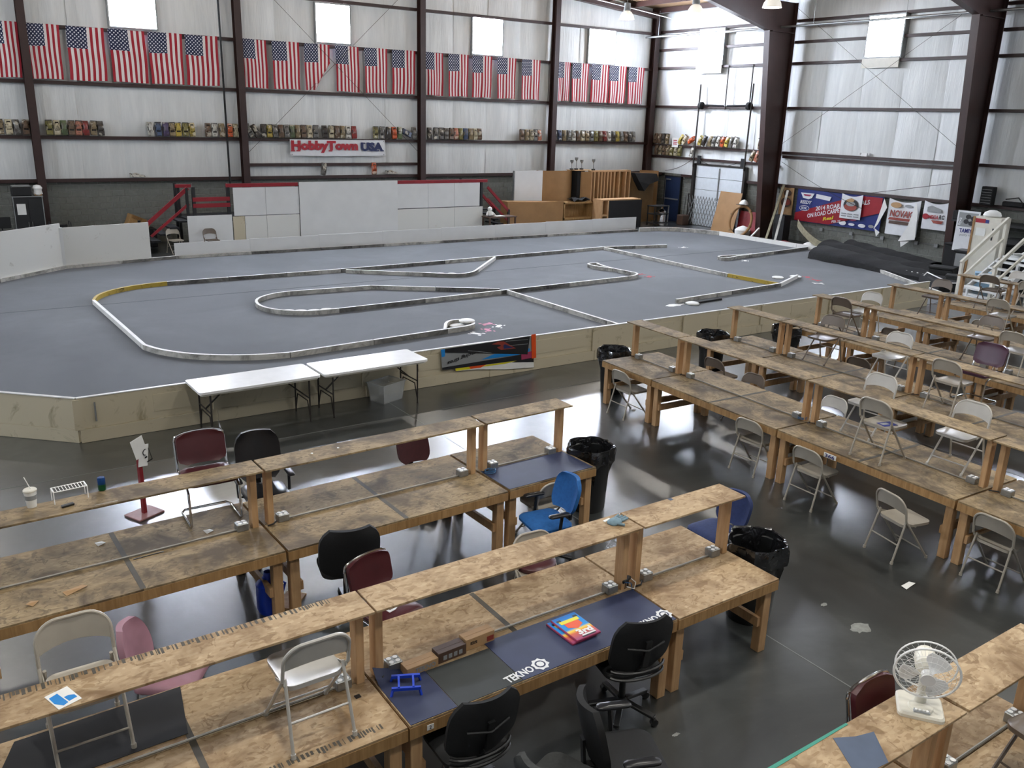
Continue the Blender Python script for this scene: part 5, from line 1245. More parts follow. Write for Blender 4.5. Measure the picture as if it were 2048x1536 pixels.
# ================================================================== folding chairs
def rr(w, d, r, n=5):
    P = []
    for cx, cy, a0 in ((w - r, d - r, 0), (-w + r, d - r, pi / 2), (-w + r, -d + r, pi), (w - r, -d + r, 1.5 * pi)):
        for k in range(n + 1): P.append((cx + r * cos(a0 + pi / 2 * k / n), cy + r * sin(a0 + pi / 2 * k / n)))
    return P
def make_folding(mat):
    t = thing('folding_chair', '', 'chair', (0, 0, 0), 0, 'metal folding chairs')
    poly = [(x, y + .05) for x, y in rr(.195, .20, .07)]
    inner = [(x * .9, (y - .05) * .9 + .05) for x, y in poly]; n = len(poly)
    s = MB(); V = [(x, y, .425) for x, y in inner] + [(x, y, .437) for x, y in poly] + [(x * .985, y, .405) for x, y in poly] + [(x, y, .418) for x, y in inner]
    F = [tuple(range(n))] + [(i, n + i, n + (i + 1) % n, (i + 1) % n) for i in range(n)] + [(n + i, 2 * n + i, 2 * n + (i + 1) % n, n + (i + 1) % n) for i in range(n)] + [(2 * n + i, 3 * n + i, 3 * n + (i + 1) % n, 2 * n + (i + 1) % n) for i in range(n)] + [tuple(3 * n + i for i in range(n - 1, -1, -1))]
    s.add(V, F); s.smooth = True; s.build('seat', mat, t)
    def yb(z): return -.155 - (z - .50) * .20
    def fn(u, v):
        a = (u - .5) * 2; e_ = max(0.0, abs(a) * .205 - .085); top = .625 + sqrt(max(0.0, .13 ** 2 - e_ ** 2)); bot = min(.575 + .035 * (1 - a * a), top - .03)
        z = bot + (top - bot) * v; return (a * .205, yb(z) - .028 * (1 - a * a), z)
    MB().grid(fn, 12, 6, (0, .006, 0)).build('backrest', mat, t)
    P = [(-.215, yb(.5), .50), (-.215, yb(.57), .57)]
    for k in range(9):
        a = pi - pi / 2 * k / 8; P.append((-.085 + .13 * cos(a), yb(.632 + .13 * sin(a)) - .022 * (k / 8), .632 + .13 * sin(a)))
    P.append((0, yb(.762) - .022, .762))
    hoop = P + [(-x, y, z) for x, y, z in reversed(P[:-1])]
    MB().tube(hoop, .0125, 8).build('back_hoop', mat, t)
    for sx in (-1, 1):
        MB().tube([(sx * .215, yb(.5), .50), (sx * .21, .235, .012)], .0125, 8).build('leg', mat, t)
        MB().tube([(sx * .19, -.125, .49), (sx * .205, -.255, .012)], .0115, 8).build('leg', mat, t)
        for y in (.236, -.256): MB().tube([(sx * (.21 if y > 0 else .205), y, 0), (sx * (.21 if y > 0 else .205), y * .985, .03)], .017, 8).build('foot_cap', mat, t)
        MB().beam((sx * .205, -.15, .47), (sx * .2, .02, .41), .006, .02).build('hinge_strut', mat, t)
    MB().tube([(-.198, -.20, .215), (.198, -.20, .215)], .008, 6).build('stretcher', mat, t)
    MB().tube([(-.212, .165, .105), (.212, .165, .105)], .008, 6).build('stretcher', mat, t)
    return t
FC = {}
def fchair(x, y, z, face, label, mat='chair_beige'):
    """face: compass angle of the sitter's view, degrees from +X"""
    rz = radians(face - 90)
    if mat not in FC:
        FC[mat] = make_folding(mat); r = FC[mat]; r.location = (x, y, z); r.rotation_euler = (0, 0, rz); r['label'] = label; return r
    return copy_tree(FC[mat], (x, y, z), rz, label)
T = .741
fchair(9.13, 9.9, 0, -2, 'beige folding chair on the floor at the aisle bench nearest the barrier')
fchair(9.12, 7.28, 0, 3, 'beige folding chair on the floor, second along the aisle benches')
fchair(8.92, 6.16, 0, -1, 'beige folding chair on the floor below the number tag')
fchair(8.62, 4.78, 0, -13, 'beige folding chair pulled out at an angle into the aisle')
fchair(9.0, 3.88, 0, -3, 'beige folding chair on the floor nearest the view edge in the aisle')
fchair(9.30, 5.59, T, -1, 'folding chair on the aisle bench with a blue sticker on its seat')
fchair(9.84, 4.92, T, 180, 'light folding chair facing the aisle on the third aisle bench', 'chair_light')
fchair(9.92, 6.18, T, 180, 'light folding chair facing the aisle behind the stickered chair', 'chair_light')
fchair(11.82, 6.17, T, -2, 'folding chair turned away on the second cross row bench')
fchair(12.34, 7.47, T, 180, 'light folding chair facing the aisle on the second cross row', 'chair_light')
fchair(12.43, 8.76, T, 182, 'brown folding chair with a shiny back on the second cross row', 'chair_brown')
fchair(14.35, 9.72, T, 0, 'brown folding chair turned away on the third cross row', 'chair_brown')
fchair(14.98, 9.75, T, 180, 'shiny light folding chair back behind the third cross row shelf', 'chair_light')
fchair(14.98, 7.42, T, 180, 'shiny brown folding chair back behind the third cross row shelf', 'chair_brown')
fchair(14.5, 6.62, T, 0, 'folding chair turned away on the third cross row at the view edge')
fchair(17.75, 9.95, T, 180, 'brown folding chair behind the fourth cross row shelf', 'chair_brown')
fchair(17.1, 8.22, T, 0, 'folding chair turned away on the fourth cross row bench', 'chair_beige')
fchair(19.72, 9.78, T, 0, 'brown folding chair turned away on the fifth cross row', 'chair_brown')
fchair(20.5, 9.72, T, 180, 'pale folding chair behind the fifth cross row shelf', 'chair_light')
fchair(19.75, 8.95, T, 0, 'folding chair on the fifth cross row cut by the view edge', 'chair_beige')
fchair(12.36, 4.95, T, 180, 'light folding chair cut by the view edge on the second cross row', 'chair_light')
fchair(11.05, 9.72, 0, 0, 'dark brown folding chair on the floor between the first two cross rows', 'chair_brown')
fchair(10.62, 7.3, 0, 178, 'light folding chair on the floor behind the aisle bench', 'chair_light')
fchair(10.5, 8.72, 0, 180, 'brown folding chair on the floor under the aisle bench edge', 'chair_brown')
fchair(13.35, 8.55, 0, 5, 'brown folding chair on the floor between the second and third cross rows', 'chair_brown')
fchair(15.95, 9.6, 0, 0, 'dark brown folding chair on the floor between third and fourth cross rows', 'chair_brown')
fchair(18.4, 9.1, 0, 0, 'beige folding chair on the floor between fourth and fifth cross rows')
fchair(.455, 5.23, T, -90, 'folding chair standing on the black rubber mat', 'chair_beige')
fchair(1.67, 4.63, T, 90, 'light folding chair on the nearest bench with its back toward us', 'chair_light')
fchair(5.42, 7.14, 0, 90, 'beige folding chair tucked under the blue mat bench')
fchair(5.22, 1.70, T, 172, 'dark folding chair standing on the bench by the white fan', 'chair_brown')
fchair(4.45, 5.85, 0, -95, 'beige folding chair behind the nearest row by the tied cord post')
fchair(6.9, 29.4, 0, -80, 'beige folding chair in the gap of the far white walls')
fchair(7.95, 29.0, 0, -85, 'dark grey folding chair in front of the drivers stand', 'chair_brown')
st_ = thing('blue_sticker', 'blue printed sticker on a folding chair seat', 'sticker', (9.33, 5.55, T + .4265), radians(-15)); MB().box(-.1, .1, -.07, .07, 0, .002).build('sheet', 'ink_blue', st_); MB().box(-.08, .02, -.02, .04, .002, .003).build('print', 'ink_grey', st_)

# ================================================================== padded and office chairs
def cushion(mb, w, d, h, z, y=0, r=.06, crown=.02, n=5):
    P = rr(w / 2, d / 2, r, n); m = len(P)
    lv = [(.0, .94), (h * .2, 1), (h * .7, 1), (h, .93), (h + crown * .6, .75), (h + crown, .4)]
    V = []; F = []
    for dz, s in lv: V += [(x * s, yy * s + y, z + dz) for x, yy in P]
    for i in range(len(lv) - 1): F += [(i * m + k, i * m + (k + 1) % m, (i + 1) * m + (k + 1) % m, (i + 1) * m + k) for k in range(m)]
    F += [tuple(range(m - 1, -1, -1)), tuple((len(lv) - 1) * m + k for k in range(m))]
    mb.smooth = True; return mb.add(V, F)
def pad_back(mb, w, z0, z1, y, lean=.12, th=.05, curve=.05, taper=.0, round_=3.0):
    def fn(u, v):
        a = (u - .5) * 2; z = z0 + (z1 - z0) * v
        k = 1 - abs(2 * v - 1) ** round_ * .35 - taper * v
        e = 1 - (abs(2 * v - 1) ** 6) * .5
        return (a * w / 2 * k, y - lean * (v) + curve * a * a - th * .3 * (1 - a * a) * e, z)
    return mb.grid(fn, 10, 10, (0, -th, 0))
def office_chair(loc, face, label, seat_m, back_m, base_m='black_plastic', arms=True, seat_z=.46, back=(.56, .98), bw=.46, sw=.48, mesh_style=False):
    t = thing('office_chair', label, 'chair', loc, radians(face - 90), 'office chairs on castors')
    b = MB().lathe([(.05, .07), (.05, .13), (.035, .15)], 12).build('base_hub', base_m, t)
    for k in range(5):
        a = 2 * pi * k / 5 + .3
        arm = MB().beam((.03 * cos(a), .03 * sin(a), .115), (.29 * cos(a), .29 * sin(a), .075), .05, .03, b=.005).build('base_arm', base_m, t)
        MB().lathe([(.015, -.022), (.03, -.02), (.03, .02), (.015, .022)], 12, (.29 * cos(a), .29 * sin(a), .031), ax='y').build('castor', 'black_plastic', arm)
    MB().tube([(0, 0, .12), (0, 0, seat_z - .02)], .026, 10).build('gas_column', base_m, t)
    MB().box(-.1, .1, -.14, .1, seat_z - .04, seat_z, .01).build('tilt_plate', 'black_plastic', t)
    cushion(MB(), sw, .46, .05, seat_z, .02, .1).build('seat', seat_m, t)
    pad_back(MB(), bw, back[0], back[1], -.20, .1, .045 if not mesh_style else .025, .05, 0, 4).build('backrest', back_m, t)
    if mesh_style:
        for z in (.50, .56): MB().tube([(.24 * sin(q), -.16 - .12 * cos(q), z) for q in [(-1.3 + 2.6 * i / 10) for i in range(11)]], .012, 6).build('lumbar_ring', 'black_plastic', t)
        MB().beam((0, -.12, seat_z - .02), (0, -.29, .62), .06, .02).build('back_support', 'black_plastic', t); MB().beam((0, -.29, .62), (0, -.33, .86), .05, .02).build('back_support', 'black_plastic', t)
        MB().tube([(-.16, -.285, .80), (0, -.33, .78), (.16, -.285, .80)], .01, 6).build('cross_bar', 'black_plastic', t)
    else:
        MB().beam((0, -.1, seat_z - .02), (0, -.28, seat_z), .06, .02).build('back_support', 'black_plastic', t); MB().beam((0, -.28, seat_z - .01), (0, -.30, back[0] + .15), .06, .02).build('back_support', 'black_plastic', t)
    if arms:
        for s in (-1, 1):
            MB().tube([(s * .2, 0, seat_z - .01), (s * .28, 0, seat_z), (s * .285, -.02, seat_z + .2)], .018, 8).build('arm_post', 'black_plastic', t)
            cushion(MB(), .075, .25, .02, 0, 0, .03, .01, 3).build('arm_pad', 'black_leather', t, (s * .285, .01, seat_z + .2))
    return t
office_chair((2.62, 4.22, 0), 88, 'black mesh office chair at the middle of the blue mat bench', 'black_mesh', 'black_mesh', mesh_style=True, arms=False, bw=.54, back=(.54, 1.02))
office_chair((4.16, 4.34, 0), 78, 'black mesh office chair at the joint of the nearest benches', 'black_mesh', 'black_mesh', mesh_style=True, arms=False, bw=.52, back=(.54, 1.02))
office_chair((3.42, 3.5, 0), -22, 'black armchair on castors standing sideways in front of the nearest row', 'black_mesh', 'black_mesh', bw=.44, seat_z=.48, back=(.55, 1.0))
office_chair((2.9, 6.88, 0), 78, 'black fabric office chair pushed to the middle bench of the second row', 'black_mesh', 'black_mesh', arms=False, bw=.56, back=(.5, 1.0))
office_chair((2.8, 8.85, 0), -95, 'black leather office chair with arms beyond the second row', 'black_leather', 'black_leather', bw=.5, back=(.58, 1.12), seat_z=.48)
office_chair((5.1, 6.66, 0), 172, 'bright blue office chair with black arms by the blue mat bench', 'blue_fabric', 'blue_fabric', bw=.46, back=(.58, .95))
office_chair((4.58, 8.45, 0), -88, 'dark maroon office chair beyond the middle of the second row', 'maroon_fabric', 'maroon_fabric', arms=False, bw=.42, back=(.56, .9))
office_chair((6.5, 5.55, 0), 178, 'navy office chair with a white shell behind the bagged bin', 'navy_fabric', 'navy_fabric', arms=False, bw=.42, back=(.52, .86))
office_chair((2.92, 3.52, 0), 20, 'dark grey office chair back at the bottom of the view', 'grey_fabric', 'grey_fabric', arms=False, bw=.42, back=(.52, .85))
def stool(loc, label):
    t = thing('rolling_stool', label, 'stool', loc); MB().lathe([(.2, .42), (.215, .44), (.215, .47), (.19, .49), (.1, .5)], 24).build('seat', 'maroon_vinyl', t); MB().tube([(0, 0, .1), (0, 0, .42)], .022, 8).build('column', 'black_plastic', t)
    for k in range(5):
        a = 2 * pi * k / 5; MB().beam((0, 0, .1), (.24 * cos(a), .24 * sin(a), .06), .04, .025).build('base_arm', 'black_plastic', t)
        MB().lathe([(.025, -.015), (.025, .015)], 10, (.24 * cos(a), .24 * sin(a), .026), ax='y').build('castor', 'black_plastic', t)
stool((4.5, 6.05, 0), 'maroon round rolling stool behind the nearest row')
def sled_chair(loc, face, label, m, emblem=False, rim='chrome', back_h=(.56, .86)):
    t = thing('padded_chair', label, 'chair', loc, radians(face - 90), 'chrome frame padded chairs')
    cushion(MB(), .46, .44, .05, .42, .02, .05).build('seat', m, t)
    pad_back(MB(), .46, back_h[0], back_h[1], -.19, .07, .04, .02, 0, 8).build('backrest', m, t)
    for s in (-1, 1):
        MB().tube([(s * .235, -.28, back_h[1] - .08), (s * .235, -.235, back_h[0] - .02), (s * .235, -.2, .43), (s * .235, .14, .40), (s * .235, .2, .36), (s * .235, .23, .04), (s * .235, .19, .013), (s * .235, -.18, .013), (s * .2, -.235, .013), (0, -.235, .013)], .0125, 8).build('frame_tube', rim, t)
    P = [(.235 * cos(a), -.285, back_h[1] - .09 + .10 * max(0, sin(a)) ** .5) for a in [pi * k / 12 for k in range(13)]]
    if m != 'purple_vinyl': MB().tube(P, .012, 8).build('back_rim', rim, t)
    if emblem: letters('em', .16, .2, 'vinyl_white', t, frame((0, .02, .492), (-1, 0, 0), (0, -1, 0)), 'seat_emblem')
    return t
sled_chair((2.0, 8.02, T), -92, 'maroon padded chair on a chrome sled frame on the second row', 'maroon_vinyl', back_h=(.50, .80))
sled_chair((12.62, 6.22, T), 178, 'purple padded chrome chair on the second cross row', 'purple_vinyl', back_h=(.52, .84))
sled_chair((2.93, 6.05, 0), -75, 'maroon chair with a white emblem behind the nearest row', 'maroon_vinyl', True)
sled_chair((5.12, 2.58, 0), -90, 'dark maroon chrome chair behind the fan bench', 'maroon_vinyl')
t = thing('pink_chair', 'worn pink padded chair between the two long rows', 'chair', (1.12, 6.1, 0), radians(-125))
cushion(MB(), .46, .46, .07, .4, .02, .08).build('seat', 'pink_plastic', t); pad_back(MB(), .42, .5, .86, -.2, .1, .05, .03, .15, 2.2).build('backrest', 'pink_plastic', t)
for sx in (-1, 1):
    for sy in (-1, 1): MB().tube([(sx * .17, sy * .17, .42), (sx * .21, sy * .21, 0)], .014, 6).build('leg', 'chrome', t)
# ================================================================== bins, tables, small things
def trash(loc, label, seed, h=.8, r=.26, tail=0.0):
    t = thing('trash_can', label, 'trash can', loc, seed * 1.3, 'bagged trash cans')
    MB().lathe([(r * .78, 0), (r * .8, .02), (r * .95, h - .06), (r, h - .05), (r, h)], 24, cap=(True, False)).build('can', 'black_plastic', t)
    rnd = random.Random(seed); n = 30; ph = [rnd.uniform(0, 6) for _ in range(4)]
    lv = [(.62, .35), (.72, .5), (.88, .72), (.96, .95), (1.0, 1.02), (1.06, 1.03), (1.075, .99), (1.06, .86), (1.05, .78)]
    V = []; F = []
    for i, (rs, zs) in enumerate(lv):
        for k in range(n):
            a = 2 * pi * k / n; amp = .012 + (.03 if i in (1, 2) else 0) + (.012 if i > 5 else 0)
            w = 1 + amp / r * (sin(5 * a + ph[0]) + .7 * sin(9 * a + ph[1]) + .5 * sin(14 * a + ph[2] + i))
            dz = .02 * sin(6 * a + ph[3] + i) * (1 if i in (1, 2, 7, 8) else .2)
            if i >= 7 and tail: dz -= tail * max(0, cos(a - .3)) ** 12
            V.append((r * rs * w * cos(a), r * rs * w * sin(a), h * zs + dz))
    for i in range(len(lv) - 1): F += [(i * n + k, i * n + (k + 1) % n, (i + 1) * n + (k + 1) % n, (i + 1) * n + k) for k in range(n)]
    F.append(tuple(range(n)))
    b = MB().add(V, F); b.smooth = True; b.build('bag_liner', 'bin_bag', t)
    for s in (-1, 1): MB().box(-.07, .07, s * (r + .0) - .02, s * (r + .0) + .02, h - .16, h - .11, .005).build('grip_handle', 'black_plastic', t)
trash((6.17, 4.78, 0), 'black bagged trash can at the end of the nearest row', 1)
trash((6.36, 7.5, 0), 'black bagged trash can at the end of the second row', 2, tail=.12)
trash((9.72, 10.98, 0), 'black bagged trash can at the end of the aisle benches', 3, .76)
trash((12.2, 11.02, 0), 'black bagged trash can at the end of the second cross row', 4, .76)
trash((13.95, 10.7, 0), 'black bagged trash can between the second and third cross rows', 5, .76)
def white_table(loc, label):
    t = thing('folding_table', label, 'table', loc, radians(1), 'white folding tables')
    P = rr(.905, .37, .05, 4); MB().prism(P, .71, .745).build('tabletop', 'white_plastic', t); MB().prism([(x * .97, y * .93) for x, y in P], .68, .71).build('under_rim', 'off_white', t)
    for s in (-1, 1):
        for y in (-.29, .29): MB().tube([(s * .74, y, 0), (s * .74, y, .69)], .0135, 8).build('leg', 'dark_steel', t)
        MB().tube([(s * .74, -.29, .38), (s * .74, .29, .38)], .011, 6).build('leg_bar', 'dark_steel', t); MB().tube([(s * .74, -.29, .05), (s * .74, -.2, .32), (s * .74, .2, .32), (s * .74, .29, .05)], .01, 6).build('leg_brace', 'dark_steel', t)
        MB().beam((s * .74, 0, .38), (s * .40, 0, .68), .02, .02).build('fold_strut', 'dark_steel', t)
    return t
white_table((3.85, 12.34, 0), 'white folding table farther from the black banner')
white_table((5.71, 12.36, 0), 'white folding table nearer the black banner')
t = thing('plastic_bin', 'cloudy clear plastic bin under the white folding table', 'bin', (6.08, 12.47, 0), radians(20))
def shell(w, d, h, f=.82, th=.012):
    b = MB(); V = []
    for ww, dd, z in ((w * f, d * f, 0), (w, d, h), (w + .02, d + .02, h), (w + .02, d + .02, h - .02), (w - th, d - th, h), (w * f - th, d * f - th, th)): V += [(x * ww / 2, y * dd / 2, z) for x, y in ((-1, -1), (1, -1), (1, 1), (-1, 1))]
    F = [(3, 2, 1, 0)]
    for a, c in ((0, 1), (1, 2), (2, 3), (1, 4), (4, 5)): F += [(a * 4 + k, a * 4 + (k + 1) % 4, c * 4 + (k + 1) % 4, c * 4 + k) for k in range(4)]
    F.append((20, 21, 22, 23)); return b.add(V, F)
shell(.52, .38, .33).build('tub', 'clear_plastic', t)
# red sign stand
t = thing('sign_stand', 'red wooden post on a square base with white paper signs', 'sign stand', (1.74, 10.01, 0), radians(25)); MB().box(-.17, .17, -.14, .14, 0, .02, .004).build('base', 'base_mauve', t); MB().box(-.022, .022, -.022, .022, .02, .9).build('post', 'red_wood', t)
MB().box(-.13, -.01, -.035, -.03, .60, .86).xf(Matrix.Rotation(.15, 4, 'Y')).build('paper_sign', 'paper', t); MB().box(.0, .16, -.04, -.034, .62, .86).xf(Matrix.Rotation(-.25, 4, 'Y') @ Matrix.Translation((.12, 0, .08))).build('paper_sign', 'paper', t); MB().box(-.05, .03, -.03, .03, .86, .92).build('tape_cap', 'paper', t)
sg = Matrix.Translation((.075, -.046, .72)) @ Matrix.Rotation(-.25, 4, 'Y')
MB().tube([(.035 * cos(a), 0, .05 + .035 * sin(a)) for a in [1.2 + .4 * i for i in range(9)]], .005, 5).xf(sg).build('sign_mark', 'ink_black', t)
for q in ((-.02, .05, -.08, -.065), (-.03, .0, -.02, .0), (.045, .052, -.08, .08)): MB().box(q[0], q[1], -.001, .001, q[2], q[3]).xf(sg).build('sign_mark', 'ink_black', t)
# drink cup, wire rack, can, phone on the second row's shelf
S2 = 1.356
t = thing('drink_cup', 'white foam drink cup with lid and straw on the shelf', 'cup', (.47, 7.66, S2)); MB().lathe([(.036, 0), (.05, .14)], 20).build('cup', 'paper', t); MB().lathe([(.053, .14), (.053, .152), (.045, .16)], 20).build('lid', 'off_white', t); MB().tube([(.01, 0, .15), (-.03, .0, .27)], .004, 6).build('straw', 'white_plastic', t); MB().lathe([(.0445, .07), (.0478, .11)], 20, cap=(False, False)).build('print_band', 'ink_grey', t)
t = thing('wire_rack', 'white wire rack standing on the shelf behind the cup', 'rack', (.76, 7.66, S2), radians(4))
for x in (-.13, .13): MB().tube([(x, -.05, 0), (x, -.05, .11), (x, .06, .11), (x, .06, 0)], .004, 6).build('rack_leg', 'white_plastic', t)
for y in (-.05, .06): MB().tube([(-.13, y, .11), (.13, y, .11)], .004, 6).build('rack_rail', 'white_plastic', t)
for k in range(11): MB().tube([(-.125 + k * .025, -.05, .113), (-.125 + k * .025, .06, .113)], .003, 5).build('rack_wire', 'white_plastic', t)
t = thing('soda_can', 'green and blue soda can on the shelf', 'can', (1.02, 7.72, S2)); MB().lathe([(.026, 0), (.033, .008), (.033, .06)], 18).build('can_lower', 'can_green', t); MB().lathe([(.033, .06), (.033, .112), (.027, .122)], 18).build('can_upper', 'can_blue', t); MB().lathe([(.026, .12), (.024, .121)], 18).build('lid', 'chrome', t)
tag(MB().box(-.05, .05, -.018, .018, 0, .02, .005).build('pocket_device', 'black_plastic', None, (.72, 7.52, S2), (0, 0, .2)), 'small dark device lying in front of the wire rack', 'device')
for k, (x, y, z, a, m, lb) in enumerate(((.66, 7.2, T, .4, 'card_tan', 'scrap of folded card on the second row bench'), (.98, 7.95, T, .3, 'paper', 'small printed paper square on the second row, nearer the cup'), (1.88, 7.7, T, .3, 'paper', 'small printed paper square beside the chrome chair'), (.34, 7.15, T, .9, 'card_tan', 'tiny card scrap at the view edge of the second row'), (8.06, 4.27, .001, .1, 'paper', 'white paper scrap on the aisle floor'), (9.35, 10.0, .001, .5, 'paper', 'white paper scrap under the aisle bench'))):
    w = .09 if k in (0, 4) else .035
    o = MB().add([(-w, -.03, 0), (w, -.035, .012), (w * .9, .03, .004), (-w, .03, .014), (-w, -.03, .002), (w, -.035, .014), (w * .9, .03, .006), (-w, .03, .016)], [(3, 2, 1, 0), (4, 5, 6, 7), (0, 1, 5, 4), (1, 2, 6, 5), (2, 3, 7, 6), (3, 0, 4, 7)]).build('paper_scrap', m, None, (x, y, z), (0, 0, a)); tag(o, lb, 'paper', 'scraps')
for k, (x, y) in enumerate(((2.9, 7.6), (3.18, 7.61))): tag(MB().lathe([(.012, 0), (.012, .006)], 10).build('bottle_cap', 'paper', None, (x, y + .02, S2)), ['tiny white cap on the second row shelf, nearer the cup', 'tiny white cap on the second row shelf, nearer the bin'][k], 'cap')
# striped measuring strip
tag(MB().box(-.13, .13, -.004, .004, 0, .006).build('chain_strip', 'black_plastic', None, (1.3, 7.5, T), (0, 0, .05)), 'short black chain lying on the centre line of the second row', 'chain')
# ---- mats and things on the nearest row
def slab(poly, z0, th, name, mat, label, cat, grp=None): return tag(MB().prism(poly, z0, z0 + th).build(name, mat), label, cat, grp)
slab([(3.12, 4.262), (4.622, 4.262), (4.625, 4.80), (3.12, 4.80)], T + .002, .004, 'bench_mat', 'mat_navy', 'navy bench mat with white star logos at its corners', 'mat', 'bench mats')
slab([(2.58, 4.262), (3.115, 4.262), (3.115, 4.72), (2.58, 4.72)], T + .002, .003, 'bench_mat', 'mat_grey', 'dark grey bench mat in front of the carton row', 'mat', 'bench mats')
MB()
mt = thing('bench_mat', 'navy bench mat with a curling corner under the blue rack', 'mat', (0, 0, 0), 0, 'bench mats')
MB().grid(lambda u, v: (2.22 + .355 * u, 4.262 + .58 * v, T + .002 + .09 * max(0, (v - .75) / .25) ** 2 * max(0, 1 - u * 1.6)), 10, 12, (0, 0, .003)).build('mat_sheet', 'mat_navy', mt)
a2s = sin(a2)
slab([(4.88, 7.05), (6.06, 7.085), (6.045, 7.66), (4.87, 7.625)], T + .002, .003, 'bench_mat', 'mat_navy', 'plain navy mat on the end bench of the second row', 'mat', 'bench mats')
slab([(-.15, 4.93), (.98, 4.95), (1.06, 5.46), (.05, 5.44)], T + .0015, .003, 'bench_mat', 'mat_black', 'black rubber mat under the dark folding chair', 'mat', 'bench mats')
def logo(cx, cy, rz, lb):
    t = thing('mat_logo', lb, 'logo', (cx, cy, T + .0063), rz, 'white star logos')
    letters('tekno', .25, .075, 'vinyl_white', t, frame((-.14, 0, 0), (1, 0, 0), (0, 1, 0)))
    n = 16; MB().prism([((.072 if k % 2 else .058) * cos(2 * pi * k / n) + .06, (.072 if k % 2 else .058) * sin(2 * pi * k / n)) for k in range(n)], 0, .0015).build('star_badge', 'vinyl_white', t); MB().lathe([(.042, .0015), (.042, .002)], 14, (.06, 0, 0)).build('star_centre', 'mat_navy', t); MB().lathe([(.03, .002), (.03, .0026)], 8, (.06, 0, 0)).build('star_gear', 'vinyl_white', t)
logo(3.27, 4.345, .1, 'white star logo lettering at the near corner of the navy mat'); logo(4.52, 4.36, .05, 'white star logo lettering beside the end office chair')
# award plaques
for k, (x, y, z, rz) in enumerate(((3.79, 4.575, T + .006, .03), (3.825, 4.565, T + .026, .02))):
    t = thing('award_plaque', ['lower bright award plaque on the navy mat', 'upper bright 3rd place award plaque on the navy mat'][k], 'plaque', (x, y, z), rz, 'award plaques')
    MB().box(-.12, .12, -.165, .165, 0, .018, .003).build('back_board', 'ink_magenta', t); MB().box(-.115, .115, -.16, .16, .018, .0195).build('printed_face', 'plaque_print', t)
    MB().prism([(-.07, .06), (.07, .06), (.07, .0), (0, -.035), (-.07, .0)], .0195, .0205).build('shield', 'ink_orange', t); MB().prism([(-.09, .10), (.09, .10), (.09, .06), (-.09, .06)], .0195, .021).build('title_band', 'ink_yellow', t); MB().prism([(-.10, .125), (-.06, .125), (-.06, .10), (-.10, .10)], .0195, .0205).build('title_tab', 'ink_black', t); MB().prism([(.06, .125), (.10, .125), (.10, .10), (.06, .10)], .0195, .0205).build('title_tab', 'ink_black', t)
    if k: letters('third', .14, .07, 'vinyl_white', t, frame((.02, -.085, .0215), (1, 0, 0), (0, 1, 0))); MB().box(-.04, .09, -.14, -.125, .0195, .021).build('text_line', 'vinyl_white', t); MB().box(-.05, .08, -.155, -.142, .0195, .0205).build('text_shadow', 'ink_black', t)
# cartons
for k, (x, y, w, h, m, key, tm, lb) in enumerate(((2.56, 4.775, .26, .07, 'card_tan', 'tekno', 'ink_grey', 'flat tan carton with grey lettering in the carton row'), (2.82, 4.80, .24, .085, 'card_brown', None, None, 'dark brown printed carton in the middle of the carton row'), (3.08, 4.83, .26, .095, 'card_tan', 'eis', 'ink_black', 'pale tan carton with a red label at the row end'))):
    t = thing('carton', lb, 'carton', (x, y, T), .04, 'cartons on the nearest bench'); MB().box(-w / 2, w / 2, -.05, .05, 0, h, .002).build('box', m, t); MB().box(-w / 2, w / 2, -.004, .004, h, h + .001).build('tape_seam', m, t)
    if key == 'tekno': letters('tekno', .17, .04, tm, t, frame((.02, -.052, .035), (1, 0, 0), (0, 0, 1)))
    elif key: letters('eis', .06, .025, tm, t, frame((-.06, -.052, .055), (1, 0, 0), (0, 0, 1))); MB().box(.06, .12, -.0525, -.05, .02, .06).build('red_label', 'ink_rust', t)
    else:
        for q in range(4): MB().box(-.08 + q * .045, -.05 + q * .045, -.0525, -.05, .02, .055).build('print_mark', 'ink_grey', t)
# blue plastic rack
t = thing('blue_rack', 'small blue plastic car stand on the curling mat', 'stand', (2.37, 4.62, T + .005), -.45)
for y in (-.07, .07): MB().beam((-.10, y, .05), (.1, y, .05), .02, .022).build('side_bar', 'blue_plastic', t)
for x in (-.05, .05): MB().beam((x, -.07, .06), (x, .07, .06), .014, .014).build('cross_bar', 'blue_plastic', t)
for x in (-.09, .09):
    for y in (-.07, .07): MB().beam((x, y, .05), (x * 1.15, y * 1.2, 0), .014, .014).build('leg', 'blue_plastic', t)
# paper with blue shapes on the shelf
S1 = 1.356
t = thing('blue_shape_card', 'white card with blue cut shapes on the nearest shelf', 'card', (.31, 4.83, S1), .32); MB().box(-.065, .065, -.085, .085, 0, .002).build('sheet', 'paper', t); MB().prism([(-.055, .05), (-.005, .06), (.0, -.06), (-.03, -.07), (-.058, -.02)], .002, .003).build('blue_shape', 'ink_cyan', t); MB().prism([(.008, -.055), (.055, -.05), (.055, -.02), (.03, .0), (.005, .0)], .002, .003).build('blue_shape', 'ink_cyan', t)
